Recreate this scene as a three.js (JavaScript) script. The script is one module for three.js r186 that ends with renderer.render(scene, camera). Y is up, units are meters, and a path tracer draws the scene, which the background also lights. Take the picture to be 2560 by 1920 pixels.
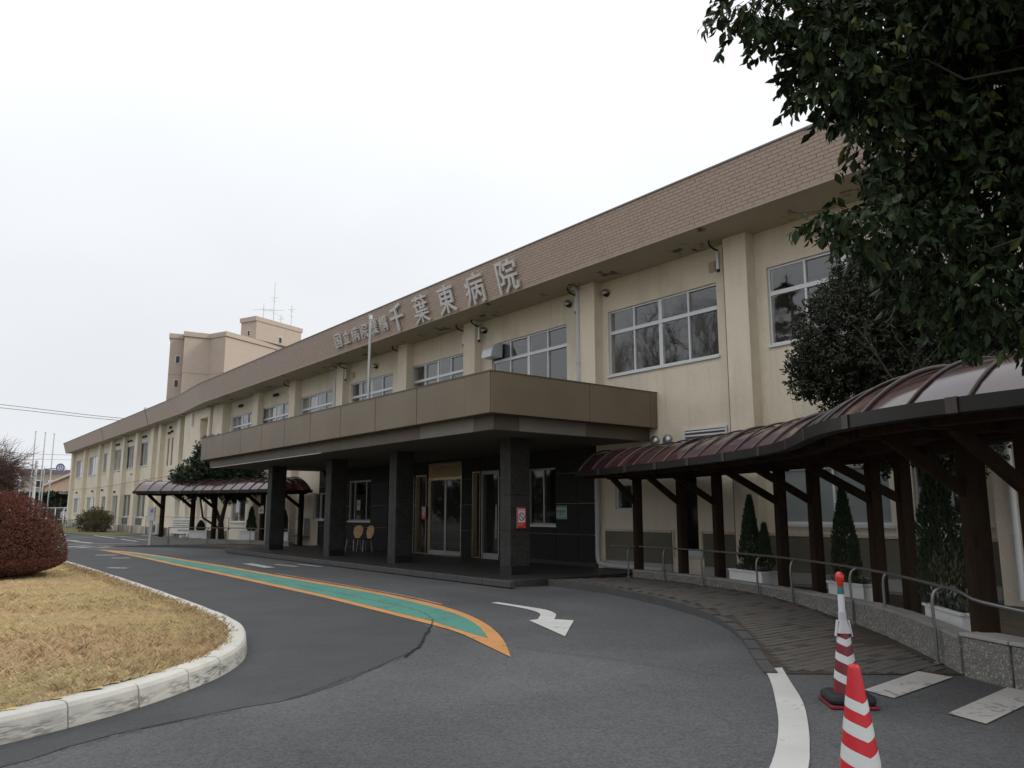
import * as THREE from 'three';
import { mergeGeometries } from 'three/addons/utils/BufferGeometryUtils.js';
import { RoundedBoxGeometry } from 'three/addons/geometries/RoundedBoxGeometry.js';

// ---------------------------------------------------------------- camera, sky, sun, exposure
// World: metres, y up. +x runs along the facade towards the photographer's end, -z points into the building.
const scene = new THREE.Scene();
const camera = new THREE.PerspectiveCamera(52.43, 4 / 3, 0.1, 900);
camera.position.set(0, 1.55, 0);
{
  const a = 37.9 * Math.PI / 180, p = Math.atan(318 / 1950);
  camera.lookAt(-Math.cos(a) * Math.cos(p), 1.55 + Math.sin(p), -Math.sin(a) * Math.cos(p));
}
const sunDir = new THREE.Vector3(0.52, 0.62, -0.72).normalize();
function rng(seed) { let s = seed | 0; return () => { s = (s + 0x6d2b79f5) | 0; let t = Math.imul(s ^ (s >>> 15), 1 | s); t = (t + Math.imul(t ^ (t >>> 7), 61 | t)) ^ t; return ((t ^ (t >>> 14)) >>> 0) / 4294967296; }; }
const hash2 = (x, y, k = 0) => { let h = Math.imul(x | 0, 374761393) ^ Math.imul(y | 0, 668265263) ^ Math.imul(k | 0, 2246822519); h = Math.imul(h ^ (h >>> 13), 1274126177); h ^= h >>> 16; return (h >>> 0) / 4294967296; };
const sm = (t) => t * t * (3 - 2 * t), lerp = (a, b, t) => a + (b - a) * t, clamp = (v, a = 0, b = 1) => Math.min(b, Math.max(a, v));
function vnoise(x, y, per, k = 0) {          // value noise that repeats every `per` cells
  const x0 = Math.floor(x), y0 = Math.floor(y), m = (v) => ((v % per) + per) % per, fx = sm(x - x0), fy = sm(y - y0);
  const a = hash2(m(x0), m(y0), k), b = hash2(m(x0 + 1), m(y0), k), c = hash2(m(x0), m(y0 + 1), k), d = hash2(m(x0 + 1), m(y0 + 1), k);
  return lerp(lerp(a, b, fx), lerp(c, d, fx), fy);
}
function fbm(x, y, per, oct = 4, k = 0) { let s = 0, a = 0.5, n = 0; for (let i = 0; i < oct; i++) { s += a * vnoise(x, y, per, k + i); n += a; x *= 2; y *= 2; per *= 2; a *= 0.5; } return s / n; }

{ // thin high overcast, brighter towards the veiled sun and overhead, cooler and a little darker near the horizon
  const w = 512, h = 256, data = new Float32Array(w * h * 4), d = new THREE.Vector3();
  for (let j = 0; j < h; j++) for (let i = 0; i < w; i++) {
    const u = (i + 0.5) / w, v = (j + 0.5) / h, el = (v - 0.5) * Math.PI, az = (u - 0.5) * 2 * Math.PI;
    d.set(Math.cos(el) * Math.cos(az), Math.sin(el), Math.cos(el) * Math.sin(az));
    const s = Math.max(0, d.y), cosS = d.dot(sunDir), glow = Math.exp((cosS - 1) * 4.2);
    const c = fbm(d.x * 2.2 / (0.35 + s) + 20, d.z * 2.2 / (0.35 + s) + 20, 64, 5, 3) - 0.5;
    let L = 0.735 + 0.54 * s * s + 0.06 * s + 0.20 * glow + 0.17 * c * (0.35 + s);
    if (d.y < 0) L = 0.735;
    const cool = 1 - 0.75 * glow - 0.3 * s;
    const o = (j * w + i) * 4;
    data[o] = L * (1 - 0.034 * cool); data[o + 1] = L * (1 - 0.006 * cool); data[o + 2] = L * (1 + 0.038 * cool); data[o + 3] = 1;
  }
  const t = new THREE.DataTexture(data, w, h, THREE.RGBAFormat, THREE.FloatType);
  t.mapping = THREE.EquirectangularReflectionMapping; t.magFilter = THREE.LinearFilter; t.minFilter = THREE.LinearFilter; t.wrapS = THREE.RepeatWrapping; t.needsUpdate = true;
  scene.background = t; scene.environment = t;
}
const sun = new THREE.DirectionalLight(new THREE.Color(1, 0.94, 0.84), 1.5);
sun.position.copy(sunDir).multiplyScalar(120).add(new THREE.Vector3(-30, 0, -8)); sun.target.position.set(-30, 0, -8);
sun.castShadow = true; sun.shadow.radius = 24; sun.shadow.mapSize.set(2048, 2048);
Object.assign(sun.shadow.camera, { left: -90, right: 90, top: 60, bottom: -60, near: 1, far: 320 });
scene.add(sun, sun.target);
const renderer = new THREE.WebGLRenderer({ antialias: true });
renderer.toneMapping = THREE.LinearToneMapping; renderer.toneMappingExposure = 1.14;
renderer.shadowMap.enabled = true; renderer.shadowMap.type = THREE.PCFSoftShadowMap;
renderer.setSize(1024, 768);

// ---------------------------------------------------------------- helpers
const V = (x, y, z) => new THREE.Vector3(x, y, z);
const lin = (r, g, b) => new THREE.Color().setRGB(r, g, b);
const enc = (v) => { v = clamp(v); return Math.round(255 * (v <= 0.0031308 ? 12.92 * v : 1.055 * Math.pow(v, 1 / 2.4) - 0.055)); };
function tex(size, metres, fn, srgb = true) {  // fn(u, v) -> linear rgb in 0..1, or one number
  const data = new Uint8Array(size * size * 4);
  for (let j = 0; j < size; j++) for (let i = 0; i < size; i++) {
    let c = fn(i / size, j / size, i, j); if (typeof c === 'number') c = [c, c, c];
    const o = (j * size + i) * 4;
    for (let k = 0; k < 3; k++) data[o + k] = srgb ? enc(c[k]) : Math.round(255 * clamp(c[k]));
    data[o + 3] = 255;
  }
  const t = new THREE.DataTexture(data, size, size, THREE.RGBAFormat, THREE.UnsignedByteType);
  t.wrapS = t.wrapT = THREE.RepeatWrapping; t.magFilter = THREE.LinearFilter; t.minFilter = THREE.LinearMipmapLinearFilter; t.generateMipmaps = true;
  if (srgb) t.colorSpace = THREE.SRGBColorSpace;
  t.repeat.set(1 / metres, 1 / metres); t.needsUpdate = true; return t;
}
const std = (o) => new THREE.MeshStandardMaterial({ roughness: 0.8, ...o });
const phy = (o) => new THREE.MeshPhysicalMaterial({ roughness: 0.5, ...o });
const taken = new Map();
function numbered(name) { const n = taken.get(name) ?? 0; taken.set(name, n + 1); return n ? name + '_' + String(n).padStart(3, '0') : name; }
function shade(o) { o.castShadow = true; o.receiveShadow = true; return o; }
function part(name, geo, mat, parent, label) { const m = shade(new THREE.Mesh(geo, mat)); m.name = name; parent.add(m); if (label) m.userData.label = label; return m; }
function thing(name, label, category, pos = [0, 0, 0], group, ry = 0) {
  const g = new THREE.Group(); g.name = numbered(name); g.position.set(...pos); g.rotation.y = ry; g.userData = { label, category };
  if (group) g.userData.group = group; scene.add(g); return g;
}
function solo(name, geo, mat, label, category, group) { const m = part(numbered(name), geo, mat, scene); m.userData = { label, category }; if (group) m.userData.group = group; return m; }
function struct(name, geo, mat, label, category = 'ground') { const m = part(numbered(name), geo, mat, scene); m.userData = { kind: 'structure', label, category }; return m; }
function stuff(name, geo, mat, parent) { const m = part(name, geo, mat, parent); m.userData.kind = 'stuff'; return m; }
function mg(list) {
  const out = list.map((g) => { const n = g.index ? g.toNonIndexed() : g; for (const k of Object.keys(n.attributes)) if (!['position', 'normal', 'uv'].includes(k)) n.deleteAttribute(k); if (!n.attributes.uv) n.setAttribute('uv', new THREE.BufferAttribute(new Float32Array(n.attributes.position.count * 2), 2)); return n; });
  return mergeGeometries(out, false);
}
function tri(geo) {                           // uv in metres, laid along the axis each face looks to
  const g = geo.index ? geo.toNonIndexed() : geo, p = g.attributes.position, n = g.attributes.normal, uv = new Float32Array(p.count * 2);
  for (let i = 0; i < p.count; i++) {
    const ax = Math.abs(n.getX(i)), ay = Math.abs(n.getY(i)), az = Math.abs(n.getZ(i));
    const [a, b] = ay >= ax && ay >= az ? [p.getX(i), p.getZ(i)] : ax >= az ? [p.getZ(i), p.getY(i)] : [p.getX(i), p.getY(i)];
    uv[2 * i] = a; uv[2 * i + 1] = b;
  }
  g.setAttribute('uv', new THREE.BufferAttribute(uv, 2)); return g;
}
const box = (w, h, d, x = 0, y = 0, z = 0) => tri(new THREE.BoxGeometry(w, h, d).translate(x, y, z));
const bb = (x0, x1, y0, y1, z0, z1) => box(x1 - x0, y1 - y0, z1 - z0, (x0 + x1) / 2, (y0 + y1) / 2, (z0 + z1) / 2);
const rbox = (w, h, d, r = 0.01, x = 0, y = 0, z = 0) => tri(new RoundedBoxGeometry(w, h, d, 2, r).translate(x, y, z));
function bar(a, b, r1, r2 = r1, n = 8) {      // round bar between two points
  a = a.isVector3 ? a : V(...a); b = b.isVector3 ? b : V(...b);
  const L = a.distanceTo(b), g = new THREE.CylinderGeometry(r2, r1, L, n, 1);
  g.translate(0, L / 2, 0); g.applyQuaternion(new THREE.Quaternion().setFromUnitVectors(V(0, 1, 0), b.clone().sub(a).normalize())); return g.translate(a.x, a.y, a.z);
}
function beam(a, b, w, h) {                   // square timber between two points, h upright
  a = V(...a); b = V(...b); const d = b.clone().sub(a), L = d.length(), g = new THREE.BoxGeometry(w, h, L).translate(0, 0, L / 2);
  const m = new THREE.Matrix4().lookAt(b, a, V(0, 1, 0)); return tri(g.applyMatrix4(m).translate(a.x, a.y, a.z));
}
function tube(pts, r, n = 8, seg) { const c = new THREE.CatmullRomCurve3(pts.map((p) => p.isVector3 ? p : V(...p)), false, 'centripetal'); return new THREE.TubeGeometry(c, seg ?? Math.max(8, pts.length * 6), r, n, false); }
function flat(pts, y, holes) {                // a level sheet through plan points [x, z]
  const s = new THREE.Shape(pts.map(([x, z]) => new THREE.Vector2(x, -z)));
  return tri(new THREE.ShapeGeometry(s).rotateX(-Math.PI / 2).translate(0, y, 0));
}
function slab(pts, y0, y1) {                  // a level slab through plan points
  const s = new THREE.Shape(pts.map(([x, z]) => new THREE.Vector2(x, -z)));
  return tri(new THREE.ExtrudeGeometry(s, { depth: y1 - y0, bevelEnabled: false }).rotateX(-Math.PI / 2).translate(0, y0, 0));
}
function curve2(pts, n) {                     // smooth plan curve, n points evenly spaced
  const c = new THREE.CatmullRomCurve3(pts.map(([x, z]) => V(x, 0, z)), false, 'centripetal'); c.arcLengthDivisions = 400;
  return c.getSpacedPoints(n - 1).map((p) => [p.x, p.z]);
}
const len2 = (pts) => { let s = 0; for (let i = 1; i < pts.length; i++) s += Math.hypot(pts[i][0] - pts[i - 1][0], pts[i][1] - pts[i - 1][1]); return s; };
function inside(pts, x, z) { let c = false; for (let i = 0, j = pts.length - 1; i < pts.length; j = i++) { const [xi, zi] = pts[i], [xj, zj] = pts[j]; if (zi > z !== zj > z && x < (xj - xi) * (z - zi) / (zj - zi) + xi) c = !c; } return c; }
function offset2(pts, d) {                    // plan curve moved sideways by d (to the left of travel, seen from above with z towards the viewer)
  return pts.map((p, i) => { const a = pts[Math.max(0, i - 1)], b = pts[Math.min(pts.length - 1, i + 1)], tx = b[0] - a[0], tz = b[1] - a[1], l = Math.hypot(tx, tz); const k = typeof d === 'function' ? d(p, i) : d; return [p[0] + tz / l * k, p[1] - tx / l * k]; });
}
function surf(name, nu, nv, fn) {             // grid surface from fn(u, v) -> [x, y, z]
  const g = new THREE.PlaneGeometry(1, 1, nu, nv), p = g.attributes.position, uv = g.attributes.uv;
  for (let i = 0; i < p.count; i++) { const q = fn(uv.getX(i), uv.getY(i)); p.setXYZ(i, q[0], q[1], q[2]); }
  g.computeVertexNormals(); return g;
}
const canvasTex = (w, h, draw) => { const c = document.createElement('canvas'); c.width = w; c.height = h; draw(c.getContext('2d'), w, h); const t = new THREE.CanvasTexture(c); t.colorSpace = THREE.SRGBColorSpace; t.magFilter = THREE.LinearFilter; return t; };

// ---------------------------------------------------------------- materials
const M = {};
{
  const speck = (seed, n, size) => { const a = new Float32Array(size * size), r = rng(seed); for (let i = 0; i < n; i++) { const x = (r() * size) | 0, y = (r() * size) | 0, v = r(); a[y * size + x] = v; if (r() < 0.5) a[y * size + (x + 1) % size] = v * 0.8; if (r() < 0.4) a[((y + 1) % size) * size + x] = v * 0.8; } return a; };
  const S = 1024, sp = speck(5, 30000, S), sd = speck(9, 26000, S);
  const aggr = (u, v, i, j) => 0.6 * vnoise(u * 190, v * 190, 190, 1) + 0.4 * vnoise(u * 400, v * 400, 400, 2);
  const asphMap = tex(S, 3.2, (u, v, i, j) => {
    const n = aggr(u, v), c = fbm(u * 5, v * 5, 5, 5, 7) - 0.5; let L = 0.088 * (0.46 + 0.94 * n + 0.40 * c);
    L += 0.16 * sp[j * S + i] ** 2; L *= 1 - 0.62 * sd[j * S + i]; return [L * 0.985, L, L * 1.02];
  });
  const asphB = tex(512, 1.6, (u, v) => 0.6 * vnoise(u * 128, v * 128, 128, 1) + 0.4 * vnoise(u * 240, v * 240, 240, 2), false);
  M.asphalt = std({ map: asphMap, bumpMap: asphB, bumpScale: 0.006, roughness: 0.88, vertexColors: true });
  M.asphaltNew = std({ map: tex(512, 2.3, (u, v) => { const n = 0.5 * vnoise(u * 200, v * 200, 200, 3) + 0.5 * vnoise(u * 90, v * 90, 90, 4), c = fbm(u * 4, v * 4, 4, 4, 5) - 0.5, L = 0.052 * (0.66 + 0.5 * n + 0.42 * c); return [L * 0.97, L, L * 1.05]; }), bumpMap: asphB, bumpScale: 0.002, roughness: 0.82 });
  const paint = (r, g, b, k, wear) => tex(512, 1.7, (u, v) => {
    const w = 0.6 * fbm(u * 40, v * 40, 40, 4, k) + 0.4 * fbm(u * 5, v * 5, 5, 3, k + 4), f = vnoise(u * 150, v * 150, 150, k + 1), s = clamp((w - wear) * 9) * (0.45 + 0.4 * f), d = 0.84 + 0.22 * fbm(u * 6, v * 6, 6, 4, k + 2);
    return [lerp(r * d, 0.075, s), lerp(g * d, 0.075, s), lerp(b * d, 0.075, s)];
  });
  M.white = std({ map: paint(0.60, 0.59, 0.56, 20, 0.635), roughness: 0.75 });
  M.whiteOld = std({ map: paint(0.46, 0.45, 0.42, 24, 0.60), roughness: 0.8 });
  M.green = std({ map: paint(0.075, 0.26, 0.205, 30, 0.625), roughness: 0.8 });
  M.orange = std({ map: paint(0.58, 0.27, 0.085, 34, 0.63), roughness: 0.8 });
  M.orangeOld = std({ map: paint(0.44, 0.235, 0.13, 37, 0.56), roughness: 0.8 });
  // painted render of the facade: fine lumpy coat, faint dirt runs
  const coat = tex(512, 0.9, (u, v) => 0.5 * fbm(u * 60, v * 60, 60, 3, 40) + 0.5 * vnoise(u * 170, v * 170, 170, 41), false);
  M.render = std({ map: tex(1024, 6.3, (u, v) => {
    const run = fbm(u * 46, v * 3, 46, 3, 50), blot = fbm(u * 7, v * 7, 7, 5, 52), sp2 = vnoise(u * 300, v * 300, 300, 53); const d = 1 - 0.07 * clamp((run - 0.5) * 2.6) - 0.12 * clamp((blot - 0.47) * 3) - 0.09 * sp2;
    return [0.775 * d, 0.695 * d, 0.55 * d];
  }), bumpMap: coat, bumpScale: 0.006, roughness: 0.9 });
  M.renderPale = std({ map: tex(512, 5.1, (u, v) => { const d = 1 - 0.2 * clamp((fbm(u * 30, v * 3, 30, 3, 60) - 0.48) * 2.6) - 0.12 * fbm(u * 6, v * 6, 6, 4, 61); return [0.62 * d, 0.56 * d, 0.43 * d]; }), bumpMap: coat, bumpScale: 0.005, roughness: 0.9 });
  M.dado = std({ map: tex(512, 3.1, (u, v) => { const d = 0.7 + 0.4 * fbm(u * 9, v * 9, 9, 5, 63); return [0.17 * d, 0.155 * d, 0.115 * d]; }), bumpMap: coat, bumpScale: 0.005, roughness: 0.9 });
  M.soffit = std({ map: tex(1024, 7.7, (u, v) => {
    const b = fbm(u * 8, v * 8, 8, 6, 66), d = 1 - 0.22 * b, m = clamp((fbm(u * 13, v * 13, 13, 5, 68) - 0.62) * 11) * clamp((fbm(u * 60, v * 60, 60, 2, 69) - 0.35) * 4);
    return [lerp(0.50 * d, 0.09, m), lerp(0.455 * d, 0.085, m), lerp(0.35 * d, 0.07, m)];
  }), bumpMap: coat, bumpScale: 0.005, roughness: 0.92 });
  const tileNoise = (r, g, b, k) => std({ map: tex(256, 1.3, (u, v) => { const d = 0.90 + 0.18 * fbm(u * 12, v * 12, 12, 4, k); return [r * d, g * d, b * d]; }), roughness: 0.5 });
  M.tiles = [tileNoise(0.470, 0.375, 0.312, 70), tileNoise(0.458, 0.365, 0.304, 73), tileNoise(0.480, 0.385, 0.322, 76)];
  M.joint = std({ color: lin(0.15, 0.105, 0.085), roughness: 0.95 });
  const gran = (l, dk, k, sz, m) => tex(512, m, (u, v) => { const a = vnoise(u * sz, v * sz, sz, k), b = vnoise(u * sz * 2, v * sz * 2, sz * 2, k + 1), c = fbm(u * 5, v * 5, 5, 3, k + 2), t = clamp(0.5 + (a - 0.5) * 1.3 + (b - 0.5) * 0.7); const L = lerp(dk, l, t) * (0.8 + 0.4 * c); return [L, L * 0.96, L * 0.9]; });
  M.granite = phy({ map: gran(0.066, 0.018, 80, 90, 1.1), roughness: 0.5, specularIntensity: 0.6 });
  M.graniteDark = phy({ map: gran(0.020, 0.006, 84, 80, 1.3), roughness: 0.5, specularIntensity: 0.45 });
  M.graniteBase = std({ color: lin(0.018, 0.019, 0.021), roughness: 0.4 });
  M.floorTile = std({ map: gran(0.042, 0.020, 88, 60, 1.4), roughness: 0.5 });
  M.panel = std({ map: tex(512, 4.3, (u, v) => { const d = 0.82 + 0.34 * fbm(u * 7, v * 7, 7, 5, 90) + 0.05 * vnoise(u * 200, v * 200, 200, 92); return [0.170 * d, 0.134 * d, 0.088 * d]; }), roughness: 0.46, metalness: 0.1 });
  M.panelGrey = std({ map: tex(256, 3.1, (u, v) => { const d = 0.85 + 0.3 * fbm(u * 7, v * 7, 7, 4, 94); return [0.185 * d, 0.168 * d, 0.146 * d]; }), roughness: 0.5, metalness: 0.1 });
  M.panelBrown = std({ map: tex(256, 3.1, (u, v) => { const d = 0.8 + 0.4 * fbm(u * 7, v * 7, 7, 4, 97); return [0.105 * d, 0.082 * d, 0.058 * d]; }), roughness: 0.5, metalness: 0.1 });
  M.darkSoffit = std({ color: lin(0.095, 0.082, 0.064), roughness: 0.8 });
  M.alu = std({ color: lin(0.62, 0.64, 0.66), roughness: 0.42, metalness: 0.25 });
  M.aluWhite = std({ color: lin(0.66, 0.67, 0.68), roughness: 0.5 });
  M.steel = std({ color: lin(0.40, 0.40, 0.39), roughness: 0.38, metalness: 0.9 });
  M.brass = std({ color: lin(0.62, 0.50, 0.30), roughness: 0.25, metalness: 1 });
  M.pipe = std({ map: tex(256, 1.9, (u, v) => { const d = 0.8 + 0.35 * fbm(u * 5, v * 5, 5, 4, 100); return [0.50 * d, 0.50 * d, 0.49 * d]; }), roughness: 0.5 });
  M.pipeTan = std({ color: lin(0.45, 0.39, 0.28), roughness: 0.6 });
  M.letter = std({ map: tex(256, 1.1, (u, v) => { const d = 0.82 + 0.3 * fbm(u * 9, v * 9, 9, 4, 103); return [0.66 * d, 0.65 * d, 0.63 * d]; }), roughness: 0.5, metalness: 0.1 });
  M.glass = phy({ color: 0xffffff, transmission: 1, thickness: 0, roughness: 0.02, ior: 2.0 });
  M.glassTint = phy({ color: lin(0.38, 0.39, 0.37), transmission: 1, thickness: 0, roughness: 0.03, ior: 1.52 });
  M.frost = phy({ color: lin(0.55, 0.62, 0.62), transmission: 0.6, thickness: 0, roughness: 0.35 });
  M.room = std({ color: lin(0.42, 0.41, 0.38), roughness: 0.9 });
  M.roomDark = std({ color: lin(0.11, 0.10, 0.09), roughness: 0.9 });
  M.curtain = phy({ color: lin(0.46, 0.46, 0.45), transmission: 0.3, thickness: 0, roughness: 0.95 });
  M.poly = [[0.115, 0.042, 0.048], [0.095, 0.042, 0.058], [0.135, 0.052, 0.050]].map((c, i) => phy({ color: lin(...c), transmission: 0.55, thickness: 0, roughness: 0.10 + 0.03 * i, ior: 1.7 }));
  M.bronze = std({ map: tex(256, 1.7, (u, v) => { const d = 0.75 + 0.5 * fbm(u * 7, v * 7, 7, 4, 106); return [0.013 * d, 0.011 * d, 0.009 * d]; }), roughness: 0.45, metalness: 0.2 });
  M.rib = std({ color: lin(0.075, 0.06, 0.055), roughness: 0.42, metalness: 0.4 });
  M.timber = phy({ map: tex(256, 1.2, (u, v) => { const d = 0.6 + 0.8 * fbm(u * 22, v * 3, 22, 4, 108); return [0.030 * d, 0.019 * d, 0.012 * d]; }), roughness: 0.95, specularIntensity: 0.3 });
  const conc = (L, k, m) => tex(512, m, (u, v) => { const c = fbm(u * 6, v * 6, 6, 5, k), f = vnoise(u * 160, v * 160, 160, k + 2); const d = 0.74 + 0.36 * c + 0.14 * f; return [L * d, L * d * 0.985, L * d * 0.93]; });
  M.concrete = std({ map: conc(0.36, 110, 2.1), roughness: 0.9 });
  M.wallBlock = std({ map: conc(0.26, 112, 1.9), roughness: 0.9 });
  M.rail = std({ color: lin(0.26, 0.26, 0.26), roughness: 0.42, metalness: 0.85 });
  M.barkDark = std({ color: lin(0.055, 0.045, 0.034), roughness: 0.95 });
  M.kerbDark = std({ map: conc(0.075, 114, 1.7), roughness: 0.9 });
  // island kerb: pale concrete with black tyre and weather stains whose ragged band runs along the lower face
  // one strip of the sheet (v > 0.5) is the clean worn top, the other (v < 0.5) the road face with its ragged black stains
  M.kerb = std({ map: tex(1024, 1, (u, v) => {
    const c = fbm(u * 16, v * 5, 16, 5, 118), d = 0.84 + 0.3 * c, f = vnoise(u * 420, v * 120, 420, 119), L = 0.52 * d * (0.90 + 0.18 * f); let st = 0;
    if (v < 0.46) { const y = v / 0.46, mid = 0.50 + 0.34 * (fbm(u * 11, 3.3, 11, 4, 121) - 0.5) * 2, wd = 0.05 + 0.36 * fbm(u * 8, 7.7, 8, 3, 122) ** 1.6; st = clamp(2.3 - Math.abs(y - mid) / wd * 1.5) * clamp((fbm(u * 30, v * 40, 30, 4, 123) - 0.36) * 5) * clamp((fbm(u * 7, 1.5, 7, 3, 127) - 0.28) * 5); }
    return [lerp(L, 0.12, 0.8 * st), lerp(L * 0.985, 0.117, 0.8 * st), lerp(L * 0.90, 0.105, 0.8 * st)];
  }), roughness: 0.9 });
  M.aggregate = std({ map: tex(512, 0.8, (u, v) => { const a = vnoise(u * 70, v * 70, 70, 130), b = vnoise(u * 120, v * 120, 120, 131), c = fbm(u * 4, v * 4, 4, 4, 132); let L = 0.17 * (0.7 + 0.6 * c); if (a > 0.72) L *= 1.9; if (b < 0.2) L *= 0.55; return [L, L * 0.96, L * 0.86]; }), bumpMap: tex(256, 0.8, (u, v) => vnoise(u * 70, v * 70, 70, 130), false), bumpScale: 0.006, roughness: 0.9 });
  const pav = (r, g, b, k) => std({ map: tex(256, 1.1, (u, v) => { const d = 0.7 + 0.36 * fbm(u * 8, v * 8, 8, 4, k) + 0.26 * vnoise(u * 90, v * 90, 90, k + 1); return [r * d, g * d, b * d]; }), roughness: 0.9 });
  M.paver = [pav(0.110, 0.098, 0.086, 140), pav(0.101, 0.092, 0.082, 143), pav(0.122, 0.102, 0.086, 146), pav(0.056, 0.055, 0.050, 149)];
  M.soil = std({ map: tex(256, 1.3, (u, v) => { const d = 0.5 + fbm(u * 14, v * 14, 14, 5, 150); return [0.055 * d, 0.042 * d, 0.030 * d]; }), roughness: 1 });
  M.straw = std({ map: tex(1024, 3.7, (u, v) => {
    const p = fbm(u * 9, v * 9, 9, 5, 152), f = fbm(u * 120, v * 60, 120, 3, 156), d = 0.55 + 0.9 * f, bare = clamp((fbm(u * 7, v * 7, 7, 5, 158) - 0.60) * 7);
    return [lerp(0.56 * d * (0.8 + 0.4 * p), 0.30, bare), lerp(0.44 * d * (0.8 + 0.36 * p), 0.22, bare), lerp(0.235 * d * (0.8 + 0.3 * p), 0.125, bare)];
  }), roughness: 1 });
  M.bark = std({ map: tex(256, 0.9, (u, v) => { const d = 0.55 + 0.9 * fbm(u * 20, v * 6, 20, 4, 160); return [0.085 * d, 0.068 * d, 0.052 * d]; }), roughness: 0.95 });
  M.barkRed = std({ color: lin(0.105, 0.060, 0.048), roughness: 0.95 });
  M.whitePaint = std({ map: tex(256, 1.1, (u, v) => { const d = 0.85 + 0.2 * fbm(u * 7, v * 7, 7, 4, 163); return [0.70 * d, 0.70 * d, 0.69 * d]; }), roughness: 0.6 });
  M.black = std({ color: lin(0.012, 0.012, 0.013), roughness: 0.6 });
  M.rubber = std({ color: lin(0.016, 0.017, 0.019), roughness: 0.7 });
}

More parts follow.
